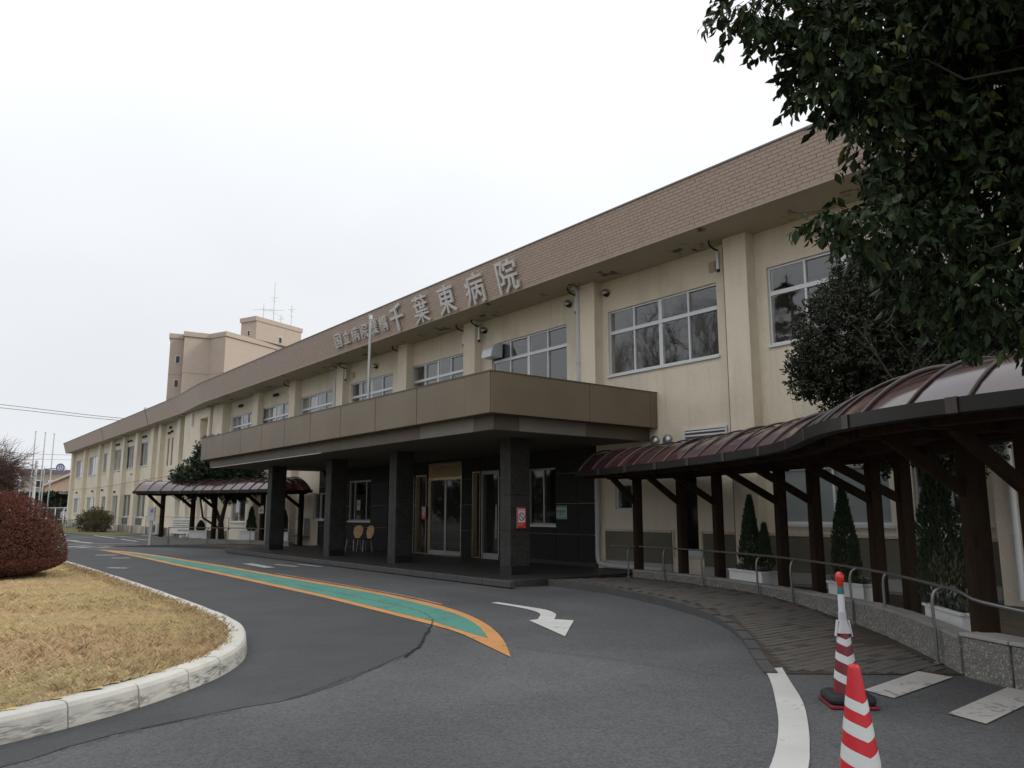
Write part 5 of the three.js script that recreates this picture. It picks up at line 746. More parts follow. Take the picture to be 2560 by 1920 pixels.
// ---------------------------------------------------------------- rounded evergreen behind the far walkway
{
  const t = thing('evergreen_tree', 'rounded dark evergreen behind the far walkway', 'tree');
  part('trunk', mg([bar([-38.3, 0.05, -12.3], [-38.2, 1.0, -12.2], 0.17, 0.13, 10), bar([-38.2, 1.0, -12.2], [-38.5, 2.6, -11.6], 0.10, 0.06), bar([-38.2, 1.0, -12.2], [-37.7, 2.8, -12.4], 0.11, 0.06), bar([-38.25, 0.7, -12.2], [-38.7, 1.25, -11.5], 0.06, 0.05), bar([-38.7, 1.25, -11.5], [-38.6, 2.2, -11.3], 0.05, 0.04)]), M.bark, t);
  scatter('crown', diamond(0.14, 0.075), leafMat({ roughness: 0.5 }), lobeLeaves([[-37.74, 3.5, -12.06, 1.4], [-38.0, 3.1, -11.2, 1.05], [-38.4, 4.1, -11.9, 1.1], [-37.0, 2.95, -12.8, 0.95], [-38.6, 2.9, -10.7, 0.85], [-37.3, 2.5, -12.3, 0.6]], 26000, 17, { per: 7, spray: 0.22, lift: 0.3, fwd: 0.9, keep: (c) => c.z > -13.7, color: (r, k) => new THREE.Color().setRGB(0.024 * k, 0.042 * k * (0.8 + 0.4 * r()), 0.018 * k) }), t);
}
// ---------------------------------------------------------------- white planters with conifers
const planterSpots = [];
function planter(x, z, ry, w, label, y = 0.10) {
  const t = thing('planter_box', label, 'planter', [x, y, z], undefined, ry), h = 0.36, d = 0.34; 
  part('box', mg([box(w, h, 0.03, 0, h / 2, d / 2 - 0.015), box(w, h, 0.03, 0, h / 2, -d / 2 + 0.015), box(0.03, h, d - 0.06, w / 2 - 0.015, h / 2, 0), box(0.03, h, d - 0.06, -w / 2 + 0.015, h / 2, 0)]), M.whitePaint, t);
  part('rim', mg([box(w + 0.03, 0.03, 0.05, 0, h, d / 2), box(w + 0.03, 0.03, 0.05, 0, h, -d / 2), box(0.05, 0.03, d - 0.06, w / 2, h, 0), box(0.05, 0.03, d - 0.06, -w / 2, h, 0)]), M.whitePaint, t);
  part('soil', box(w - 0.07, 0.02, d - 0.07, 0, h - 0.05, 0), M.soil, t); return t;
}
function conifer(x, y, z, h, R, label, seed, twin) {
  const t = thing('conifer', label, 'conifer', [x, y, z]), r = rng(seed), list = []; part('trunk', bar([0, -0.08, 0], [0, h * 0.8, 0], 0.022, 0.006, 6), M.bark, t);
  const one = (ox, oz, hh, RR, n) => { for (let i = 0; i < n; i++) { const u = r() ** 0.85, a = r() * 6.28, pr = RR * Math.pow(1 - u, 0.75) * (0.55 + 0.5 * Math.min(1, u * 6)) * (0.62 + 0.55 * vnoise(a * 1.9, u * 8, 999, seed)), q = 0.55 + 0.45 * Math.sqrt(r()), f = 0.6 + 0.8 * r(); list.push({ p: V(ox + Math.cos(a) * pr * q, 0.03 + u * hh, oz + Math.sin(a) * pr * q), d: V(Math.cos(a) * 0.45 + (r() - 0.5) * 0.5, 1, Math.sin(a) * 0.45 + (r() - 0.5) * 0.5).normalize(), spin: r() * 6.28, s: 0.7 + 0.6 * r(), c: new THREE.Color().setRGB((0.028 + 0.03 * (u < 0.25 && f > 1.1)) * f, 0.052 * f, 0.020 * f) }); } };
  one(0, 0, h, R, 3200); if (twin) one(twin[0], twin[1], h * 0.62, R * 0.7, 1500);
  scatter('crown', diamond(0.075, 0.022), leafMat({ roughness: 0.7 }), list, t); return t;
}
function lowPlants(x, y, z, ry, w, label, seed) { const r = rng(seed), list = [], t = thing('low_plants', label, 'plant', [x, y, z], undefined, ry); t.userData.kind = 'stuff'; for (let i = 0; i < 260; i++) { const f = 0.6 + 0.8 * r(), grey = r() < 0.3; list.push({ p: V((r() - 0.5) * (w - 0.1), 0.02 + 0.07 * r(), (r() - 0.5) * 0.24), d: V(r() - 0.5, 0.8, r() - 0.5).normalize(), spin: r() * 6.28, s: 0.7 + 0.7 * r(), c: new THREE.Color().setRGB((grey ? 0.10 : 0.035) * f, (grey ? 0.11 : 0.06) * f, (grey ? 0.10 : 0.025) * f) }); } scatter('foliage', diamond(0.07, 0.03), leafMat({ roughness: 0.6 }), list, t); }
planter(-8.98, -12.66, -0.33, 1.0, 'white planter box with a split twin conifer, behind the near wall'); conifer(-9.0, 0.42, -12.68, 1.35, 0.24, 'twin-tipped narrow conifer against the cream wall', 51, [0.28, -0.02]); lowPlants(-8.98, 0.42, -12.66, -0.33, 1.0, 'low green plants at the foot of the twin conifer', 52);
planter(-6.5, -11.72, -0.30, 0.72, 'white planter box behind the dark cone with the red lamp'); conifer(-6.62, 0.42, -11.75, 1.42, 0.26, 'slim dark conifer in the middle white planter', 53); lowPlants(-6.5, 0.42, -11.72, -0.30, 0.72, 'grey-green plants in the middle white planter', 54);
planter(-4.08, -9.55, -0.78, 1.0, 'white planter box nearest the camera beside thick posts'); conifer(-4.3, 0.42, -9.75, 1.75, 0.36, 'tall dark conifer in the nearest white planter', 55); lowPlants(-4.08, 0.42, -9.55, -0.78, 1.0, 'low leafy plants in the nearest white planter', 56);
planter(-37.9, -11.2, 0.62, 1.0, 'white planter box left of the tree under the far walkway', 0.3); conifer(-37.9, 0.62, -11.2, 0.42, 0.24, 'short bushy conifer in the leftmost white planter', 57);
planter(-35.2, -12.55, 0.45, 0.9, 'white planter box beside the leftmost granite column', 0.3); conifer(-35.1, 0.62, -12.55, 1.05, 0.26, 'rounded conifer beside the leftmost granite column', 58);
planter(-33.0, -13.25, 0.4, 0.8, 'white planter seen between two granite columns', 0.3); conifer(-33.0, 0.62, -13.25, 0.9, 0.2, 'small conifer seen between two granite columns', 59);

// ---------------------------------------------------------------- clipped red-brown bush on the lawn
{
  const t = thing('clipped_bush', 'large clipped red-brown azalea dome on the dry lawn', 'bush', [-20.1, 0.12, -1.19]), r = rng(23), list = [], C = 0.46, a = 1.82, up = 1.45, dn = 0.40;
  const gs = []; for (let i = 0; i < 70; i++) { const an = r() * 6.28, rr = 0.2 + 1.3 * Math.sqrt(r()), q = 0.25 + 0.5 * r(); gs.push(bar([Math.cos(an) * rr * 0.35, 0, Math.sin(an) * rr * 0.35], [Math.cos(an) * rr * 1.05, q + 0.25, Math.sin(an) * rr * 1.05], 0.018, 0.008, 4)); } part('stems', mg(gs), M.barkRed, t);
  for (let i = 0; i < 100000; i++) {
    const d = sphereDir(r), bump = 1 + 0.045 * (fbm(d.x * 3 + 20, d.y * 3 + d.z * 3 + 20, 999, 3, 24) - 0.5) * 2, q = bump * (i < 26000 ? 0.35 + 0.55 * r() : 1 - 0.22 * r() ** 2), fl = Math.pow(Math.abs(d.x) ** 2.3 + Math.abs(d.y) ** 2.3 + Math.abs(d.z) ** 2.3, -1 / 2.3);
    const p = V(d.x * a * q * fl, C + d.y * (d.y > 0 ? up : dn) * q * fl, d.z * a * q * fl), f = 0.75 + 0.4 * r(), red = fbm(d.x * 5 + 40, d.y * 5 + d.z * 4 + 40, 999, 3, 27);
    list.push({ p, d: d.clone().multiplyScalar(0.7).add(sphereDir(r)).add(V(0, 0.25, 0)).normalize(), spin: r() * 6.28, s: (i < 26000 ? 2.6 : 0.6) + 0.7 * r(), c: r() < 0.004 ? new THREE.Color().setRGB(0.35, 0.25, 0.14) : new THREE.Color().setRGB((0.120 + 0.04 * red) * f, (0.056 + 0.018 * (1 - red)) * f, 0.050 * f) });
  }
  const sh = []; for (let i = 0; i < 420; i++) { const d = sphereDir(r); if (d.y < -0.1) continue; const fl = Math.pow(Math.abs(d.x) ** 2.3 + Math.abs(d.y) ** 2.3 + Math.abs(d.z) ** 2.3, -1 / 2.3), p = V(d.x * a * fl, C + d.y * up * fl, d.z * a * fl), e = p.clone().addScaledVector(d.clone().add(V(0, 0.5, 0)).add(sphereDir(r).multiplyScalar(0.5)).normalize(), 0.05 + 0.11 * r()); sh.push(bar(p, e, 0.003, 0.0015, 3)); for (let q = 0; q < 4; q++) list.push({ p: p.clone().lerp(e, 0.3 + 0.7 * r()), d: sphereDir(r), spin: r() * 6, s: 0.8, c: new THREE.Color().setRGB(0.15, 0.05, 0.045) }); }
  part('shoots', mg(sh), M.barkRed, t);
  scatter('foliage', diamond(0.042, 0.016), leafMat({ roughness: 1, specularIntensity: 0.0 }), list, t);
}
// ---------------------------------------------------------------- bare trees
{
  const bare = (label, o, mat) => { const t = thing('bare_tree', label, 'tree'); const L = limbs(o); part('trunk', L.geo, mat, t); const r = rng(o.seed + 1), gs = []; for (const [p, d] of L.tips) for (let i = 0; i < o.twigs; i++) { const e = d.clone().add(sphereDir(r).multiplyScalar(0.8)).normalize(); gs.push(bar(p, p.clone().addScaledVector(e, o.tw * (0.5 + r())), o.twr, o.twr * 0.5, 3)); } part('twigs', mg(gs), mat, t); };
  bare('wide bare tree with reddish twigs behind the red bush', { seed: 5, base: [-44.8, -0.1, -0.5], len: 1.5, rad: 0.24, depth: 6, kids: 3, spread: 0.62, ratio: 0.80, min: 0.009, up: 0.02, lean: [0.02, -0.13], twigs: 4, tw: 0.6, twr: 0.0075 }, M.barkRed);
  bare('tall bare tree across the drive, mirrored in the upstairs windows', { seed: 39, base: [-34.5, 0, 11.5], len: 4.3, rad: 0.34, wiggle: 0.07, depth: 6, kids: 2, spread: 0.46, ratio: 0.75, min: 0.012, up: 0.05, twigs: 3, tw: 1.0, twr: 0.012 }, M.bark);
  bare('second bare tree across the drive, mirrored in the upstairs windows', { seed: 55, base: [-29.6, 0, 12.0], len: 4.4, rad: 0.36, wiggle: 0.07, depth: 6, kids: 2, spread: 0.46, ratio: 0.75, min: 0.012, up: 0.05, twigs: 3, tw: 1.0, twr: 0.012 }, M.bark);
}
{ // dark conifer mirrored in the window beside the evergreen
  const t = thing('cedar_tree', 'tall dark cedar across the drive, mirrored in the rightmost window', 'tree', [-24.6, 0, 11.6]), r = rng(91), list = [], gs = []; part('trunk', bar([0, 0, 0], [0, 15, 0], 0.35, 0.04, 8), M.bark, t);
  for (let k = 0; k < 60; k++) { const y = 2.5 + 12 * r(), a = r() * 6.28, L = (15.5 - y) * 0.36, e = V(Math.cos(a) * L, y - 0.1 * L, Math.sin(a) * L); gs.push(bar([0, y, 0], e, 0.05, 0.012, 4)); for (let i = 0; i < 70; i++) { const q = 0.2 + 0.8 * r(); list.push({ p: V(e.x * q + (r() - 0.5) * 0.7 * q, y + (e.y - y) * q + (r() - 0.7) * 0.3, e.z * q + (r() - 0.5) * 0.7 * q), d: V(e.x, -0.2, e.z).normalize().add(sphereDir(r).multiplyScalar(0.6)).normalize(), spin: r() * 6, s: 0.7 + 0.6 * r(), c: new THREE.Color().setRGB(0.025, 0.042, 0.026) }); } }
  part('boughs', mg(gs), M.bark, t); scatter('needles', diamond(0.34, 0.12), leafMat({ roughness: 0.8 }), list, t);
}
{ // belt of evergreens across the drive, seen only as the dark image in the entrance glass
  const t = thing('tree_belt', 'dark evergreen belt across the drive, mirrored in the entrance glass', 'trees'), r = rng(95), list = [], gs = []; t.userData.kind = 'stuff';
  for (let k = 0; k < 52; k++) { const x = -176 + k * 3.6 + r() * 1.5, z = 29 + r() * 4, h = 5 + 3.5 * r(); gs.push(bar([x, 0, z], [x, h * 0.8, z], 0.16, 0.06, 6)); for (let i = 0; i < 420; i++) { const d = sphereDir(r), q = Math.pow(r(), 0.4), f = 0.6 + 0.8 * r(); list.push({ p: V(x + d.x * 2.4 * q, h * 0.52 + d.y * h * 0.5 * q, z + d.z * 2.2 * q), d: sphereDir(r), spin: r() * 6, s: 0.7 + 0.7 * r(), c: new THREE.Color().setRGB(0.026 * f, 0.040 * f, 0.020 * f) }); } }
  part('trunks', mg(gs), M.bark, t); scatter('foliage', diamond(0.75, 0.5), leafMat({ roughness: 0.8 }), list, t);
}
// ---------------------------------------------------------------- signs, notices, chairs and small things round the door
const signMat = (w, h, draw) => std({ map: canvasTex(w, h, draw), roughness: 0.5 });
const bars = (c, x, y, w, h, n, seed) => { const r = rng(seed); for (let i = 0; i < n; i++) { const a = x + w * i / n, b = w / n * 0.82; c.fillRect(a, y, b * (0.7 + 0.3 * r()), h * 0.16); c.fillRect(a, y + h * 0.42, b, h * 0.16); c.fillRect(a + b * 0.42, y, b * 0.16, h); if (r() < 0.6) c.fillRect(a, y + h * 0.82, b, h * 0.16); if (r() < 0.5) c.fillRect(a, y, b * 0.15, h); } };
const noSmoke = (c, w, h) => {
  c.fillStyle = '#c8321f'; c.fillRect(0, 0, w, h); c.fillStyle = '#dcd6d8'; c.beginPath(); c.roundRect(w * 0.1, h * 0.06, w * 0.8, h * 0.66, w * 0.06); c.fill();
  c.fillStyle = '#33363c'; bars(c, w * 0.18, h * 0.1, w * 0.64, h * 0.05, 9, 3);
  c.save(); c.translate(w * 0.5, h * 0.45); c.rotate(-0.15); c.fillStyle = '#c9c9cf'; c.fillRect(-w * 0.2, -w * 0.03, w * 0.4, w * 0.06); c.restore();
  c.strokeStyle = '#6e1630'; c.lineWidth = w * 0.075; c.beginPath(); c.arc(w * 0.5, h * 0.44, w * 0.31, 0, 7); c.stroke(); c.beginPath(); c.moveTo(w * 0.28, h * 0.44 - w * 0.22); c.lineTo(w * 0.72, h * 0.44 + w * 0.22); c.stroke();
  c.fillStyle = '#f0d8d0'; for (let i = 0; i < 3; i++) bars(c, w * 0.12, h * (0.77 + i * 0.05), w * (0.74 - 0.12 * i), h * 0.03, 16 - 3 * i, 7 + i); bars(c, w * 0.7, h * 0.93, w * 0.2, h * 0.03, 3, 12);
};
function board(name, label, cat, w, h, pos, ry, draw, res = 256) { const t = thing(name, label, cat, pos, undefined, ry); part('backing', box(w, h, 0.008), M.aluWhite, t); const f = new THREE.Mesh(new THREE.PlaneGeometry(w - 0.004, h - 0.004), signMat(res, Math.round(res * h / w), draw)); f.name = 'print'; f.position.z = 0.006; shade(f); t.add(f); return t; }
board('no_smoking_sign', 'red and white no smoking sign on the rightmost granite column', 'sign', 0.26, 0.46, [-13.988, 1.40, -11.16], Math.PI / 2, noSmoke);
board('no_smoking_sign', 'smaller no smoking sign beside the glass entrance doors', 'sign', 0.26, 0.42, [-22.86, 1.50, W + 0.075], 0, noSmoke);
board('notice_sheet', 'pale green-edged notice on the dark stone beside the counter window', 'notice', 0.42, 0.36, [-15.88, 1.52, W + 0.055], 0, (c, w, h) => { c.fillStyle = '#9fb3ad'; c.fillRect(0, 0, w, h); c.fillStyle = '#5f8f6c'; c.fillRect(0, 0, w, h * 0.14); c.fillStyle = '#6fa39b'; c.fillRect(0, h * 0.86, w, h * 0.14); c.fillStyle = '#1c2326'; bars(c, w * 0.08, h * 0.32, w * 0.84, h * 0.24, 4, 5); c.fillStyle = '#4a5557'; bars(c, w * 0.14, h * 0.64, w * 0.6, h * 0.08, 8, 6); });
board('notice_sheet', 'small white poster on the window left of the doors', 'notice', 0.30, 0.40, [-27.9, 1.78, W - 0.055], 0, (c, w, h) => { c.fillStyle = '#b9b8a8'; c.fillRect(0, 0, w, h); c.strokeStyle = '#555'; c.lineWidth = 6; c.strokeRect(14, 14, w - 28, h - 28); c.fillStyle = '#4d5148'; c.beginPath(); c.ellipse(w * 0.5, h * 0.45, w * 0.14, h * 0.2, 0.3, 0, 7); c.fill(); bars(c, w * 0.2, h * 0.75, w * 0.6, h * 0.08, 5, 9); });
board('notice_sheet', 'white paper notice fixed to a far walkway post', 'notice', 0.30, 0.34, [-34.18, 1.62, -12.63], 0.5, (c, w, h) => { c.fillStyle = '#d8d4cc'; c.fillRect(0, 0, w, h); c.fillStyle = '#8a8a86'; bars(c, w * 0.15, h * 0.3, w * 0.7, h * 0.1, 5, 4); c.fillRect(w * 0.25, h * 0.5, w * 0.5, h * 0.25); });
{ const t = board('sign_board', 'white notice board with black lines of text behind the far railing', 'sign', 1.15, 0.78, [-43.6, 0.78, -11.9], 0.62, (c, w, h) => { c.fillStyle = '#e8e6e2'; c.fillRect(0, 0, w, h); c.fillStyle = '#2c2c30'; for (let i = 0; i < 3; i++) bars(c, w * 0.05, h * (0.12 + 0.16 * i), w * 0.88, h * 0.085, 16, 20 + i); bars(c, w * 0.3, h * 0.74, w * 0.64, h * 0.12, 11, 30); }); for (const x of [-0.55, 0.55]) part('leg', bar([x, -0.75, -0.02], [x, 0.42, -0.02], 0.018), M.steel, t); }
{ const t = thing('notice_post', 'slim post with a pale notice case at the far drive corner', 'sign post', [-39.4, 0, -9.4], undefined, 0.9); part('post', box(0.14, 1.25, 0.07, 0, 0.62, 0), M.pipe, t); part('case', rbox(0.34, 0.62, 0.09, 0.015, 0, 1.42, 0.05), M.aluWhite, t); const f = part('print', new THREE.PlaneGeometry(0.28, 0.54), signMat(128, 256, (c, w, h) => { c.fillStyle = '#d5dad6'; c.fillRect(0, 0, w, h); c.fillStyle = '#8b9aa0'; c.fillRect(w * 0.4, h * 0.08, w * 0.45, h * 0.3); c.fillStyle = '#777'; bars(c, w * 0.15, h * 0.55, w * 0.5, h * 0.06, 4, 2); }), t); f.position.set(0, 1.42, 0.097); part('stay', bar([0.05, 0, 0.25], [0.02, 0.55, 0.03], 0.015), M.aluWhite, t); }
{ const t = thing('utility_cabinet', 'grey metal cabinet on the wall left of the entrance', 'cabinet', [-32.75, 0.5, W + 0.14]); part('body', rbox(0.95, 0.72, 0.26, 0.015, 0, 0.38, 0), M.pipe, t); part('door', box(0.62, 0.6, 0.012, -0.12, 0.38, 0.137), M.alu, t); part('handle', box(0.03, 0.12, 0.02, -0.05, 0.34, 0.152), M.aluWhite, t); part('shelf', box(1.1, 0.04, 0.34, 0, -0.02, 0.02), M.concrete, t); }
{ const mk = (x, z, ry, label) => { const t = thing('chair', label, 'chair', [x, 0.15, z], 'wooden chairs by the entrance', ry), wood = std({ map: tex(128, 0.5, (u, v) => { const d = 0.75 + 0.5 * fbm(u * 4, v * 24, 24, 3, 210); return [0.52 * d, 0.31 * d, 0.13 * d]; }), roughness: 0.5 });
  const s = new THREE.Shape(); s.moveTo(-0.09, 0); s.bezierCurveTo(-0.14, 0.1, -0.24, 0.16, -0.23, 0.3); s.bezierCurveTo(-0.22, 0.44, -0.1, 0.48, 0, 0.48); s.bezierCurveTo(0.1, 0.48, 0.22, 0.44, 0.23, 0.3); s.bezierCurveTo(0.24, 0.16, 0.14, 0.1, 0.09, 0); s.closePath();
  part('backrest', tri(new THREE.ExtrudeGeometry(s, { depth: 0.012, bevelEnabled: true, bevelSize: 0.003, bevelThickness: 0.003, bevelSegments: 1, curveSegments: 10 }).rotateX(-0.16).translate(0, 0.42, -0.18)), wood, t);
  part('seat', rbox(0.42, 0.03, 0.42, 0.014, 0, 0.43, 0.02), M.black, t); for (const [a, b] of [[-1, -1], [1, -1], [-1, 1], [1, 1]]) part('leg', bar([a * 0.16, 0.42, 0.02 + b * 0.15], [a * 0.2, 0, 0.02 + b * 0.2], 0.011), M.steel, t); };
  mk(-26.0, -13.05, 0.35, 'wooden-backed chair left of its twin by the entrance window'); mk(-25.25, -13.1, 0.1, 'wooden-backed chair right of its twin by the entrance window'); }
{ const t = thing('bucket', 'white plastic bucket on the ground below the notice board', 'bucket', [-42.6, 0, -11.7]); part('body', new THREE.CylinderGeometry(0.16, 0.13, 0.32, 16).translate(0, 0.16, 0), M.whitePaint, t); part('handle', new THREE.TorusGeometry(0.15, 0.008, 5, 16, Math.PI).translate(0, 0.3, 0), M.steel, t); }
for (const [x, l] of [[-47.4, 'outdoor air unit below the splayed piers'], [-54.3, 'outdoor air unit by the far rail'], [-87.6, 'outdoor air unit at the far end of the wing'], [-81.8, 'outdoor air unit beside the far windows']]) { const t = thing('air_conditioner', 'pale ' + l, 'air unit', [x, 0.02, W + 0.75], 'outdoor air units along the wall'); part('casing', rbox(0.85, 0.75, 0.34, 0.03, 0, 0.42, 0), M.pipe, t); part('fan_grille', new THREE.CylinderGeometry(0.27, 0.27, 0.02, 24).rotateX(Math.PI / 2).translate(-0.12, 0.42, 0.175), M.bronze, t); for (const q of [-0.3, 0.3]) part('foot', box(0.08, 0.06, 0.34, q, 0.03, 0), M.black, t); }
// shrub at the far wing
{ const t = thing('shrub', 'rounded olive shrub in front of the far wing', 'shrub', [-66.5, 0, -11.9]), list = lobeLeaves([[0, 0.85, 0, 1.15], [-1.2, 0.7, 0.3, 0.9], [1.1, 0.75, -0.2, 0.95], [0.3, 1.3, 0, 0.7]], 7000, 71, { per: 6, spray: 0.3, flat: 0.75, keep: (c) => c.y > 0.02, color: (r, k) => { const q = r(); return q < 0.3 ? new THREE.Color().setRGB(0.14 * k, 0.085 * k, 0.045 * k) : new THREE.Color().setRGB(0.095 * k, 0.095 * k, 0.035 * k); } }); part('stems', limbs({ seed: 3, base: [0, 0, 0], len: 0.35, rad: 0.05, depth: 3, kids: 3, spread: 0.7, ratio: 0.8 }).geo, M.bark, t); scatter('foliage', diamond(0.13, 0.06), leafMat({ roughness: 0.8 }), list, t); }
struct('grass_verge', flat([[-106, -8.6], [-68, -9.55], [-56.7, -10.2], [-56.9, -12.9], [-60, -13.7], [-106, -13.7]], 0.02), std({ map: tex(512, 3.1, (u, v) => { const d = 0.5 + 0.9 * fbm(u * 60, v * 60, 60, 3, 220), p = fbm(u * 6, v * 6, 6, 4, 222); return [lerp(0.12, 0.20, p) * d, lerp(0.125, 0.16, p) * d, 0.055 * d]; }), roughness: 1 }), 'thin olive grass verge along the far wing', 'grass');

// ---------------------------------------------------------------- tower block behind
{
  const t = thing('tower_block', 'beige eight-storey tower block rising behind the hospital roof', 'building'), H = 26;
  const towerBeige = std({ map: tex(512, 14, (u, v) => { const d = 0.93 + 0.1 * fbm(u * 30, v * 30, 30, 4, 230); return [0.44 * d, 0.365 * d, 0.31 * d]; }), roughness: 0.9 });  // one even beige coat shared by all tower faces and cornices
  const foot = [[-113.6, -27.85], [-113.2, -29.6], [-111.1, -29.05], [-110.7, -32.4], [-107.6, -33.55], [-114.0, -46.0], [-132, -44], [-124, -31.0]];
  part('wall', slab(foot, 0, H), towerBeige, t);
  const cop = offset2([...foot, foot[0]], 0).slice(0, -1), grow = (pts, k) => { const cx = pts.reduce((a, p) => a + p[0], 0) / pts.length, cz = pts.reduce((a, p) => a + p[1], 0) / pts.length; return pts.map(([x, z]) => { const l = Math.hypot(x - cx, z - cz); return [x + (x - cx) / l * k, z + (z - cz) / l * k]; }); };
  part('cornice', slab(grow(foot, 0.22), H - 0.5, H + 0.15), towerBeige, t);
  const top = [[-113.1, -37.4], [-110.1, -38.6], [-113.6, -46.9], [-117, -45.6]]; part('penthouse', slab(top, H + 0.21, 29.3), towerBeige, t); part('cornice', slab(grow(top, 0.25), 28.95, 29.6), towerBeige, t);
  for (const y of [3.4, 6.8, 10.2, 13.6, 17, 20.4]) part('floor_groove', slab(grow(foot, 0.03), y - 0.06, y), std({ color: lin(0.30, 0.23, 0.18), roughness: 0.9 }), t);
  const win = (a, b, f, y, w, h) => { const x = lerp(a[0], b[0], f), z = lerp(a[1], b[1], f), ry = -Math.atan2(b[1] - a[1], b[0] - a[0]); const g = part('window', box(w, h, 0.14), M.aluWhite, t); g.position.set(x, y, z); g.rotation.y = ry; const p = part('pane', box(w - 0.14, h - 0.14, 0.03, 0, 0, 0.075), M.glassTint, g), q = part('pane_back', box(w - 0.15, h - 0.15, 0.02, 0, 0, -0.075), M.black, g); part('pane_back', box(w - 0.15, h - 0.15, 0.004, 0, 0, 0.0725), M.black, g); };
  for (const y of [22.5, 19.1, 15.7]) win(foot[0], foot[1], 0.62, y, 0.62, 1.1);
  win(foot[4], foot[5], 0.42, 20.6, 0.9, 2.4); win(top[1], top[2], 0.52, 26.9, 0.7, 0.95); win(top[0], top[1], 0.55, 27.2, 0.55, 0.9);
  const ant = (x, z, y0, y1, els) => { const a = thing('antenna', 'thin aerial mast on the tower roof, ' + els[0], 'antenna', [x, y0, z], 'aerials on the tower roof'); part('mast', bar([0, 0, 0], [0, y1 - y0, 0], 0.05, 0.03, 5), M.pipe, a); for (const [h, l, q] of els[1]) part('element', bar([-l * 0.5, h, -l * 0.5 * q], [l * 0.5, h, l * 0.5 * q], 0.025, 0.025, 4), M.pipe, a); };
  ant(-112.6, -42.0, 29.6, 36.0, ['the tallest one', [[1.6, 2.2, 1], [1.9, 2.2, -1], [3.4, 0.9, 1], [3.9, 0.9, -1]]]); ant(-113.9, -45.3, 29.6, 33.2, ['farthest right', [[2.6, 0.9, 1], [2.9, 0.8, -1], [1.8, 1.1, 1]]]); ant(-112.2, -40.3, 29.6, 32.2, ['farthest left', [[1.7, 2.4, -1], [1.75, 0.8, 1]]]); ant(-113.2, -43.4, 29.6, 31.3, ['the shortest one', [[1.2, 1.2, 1], [0.9, 0.7, -1]]]);
}
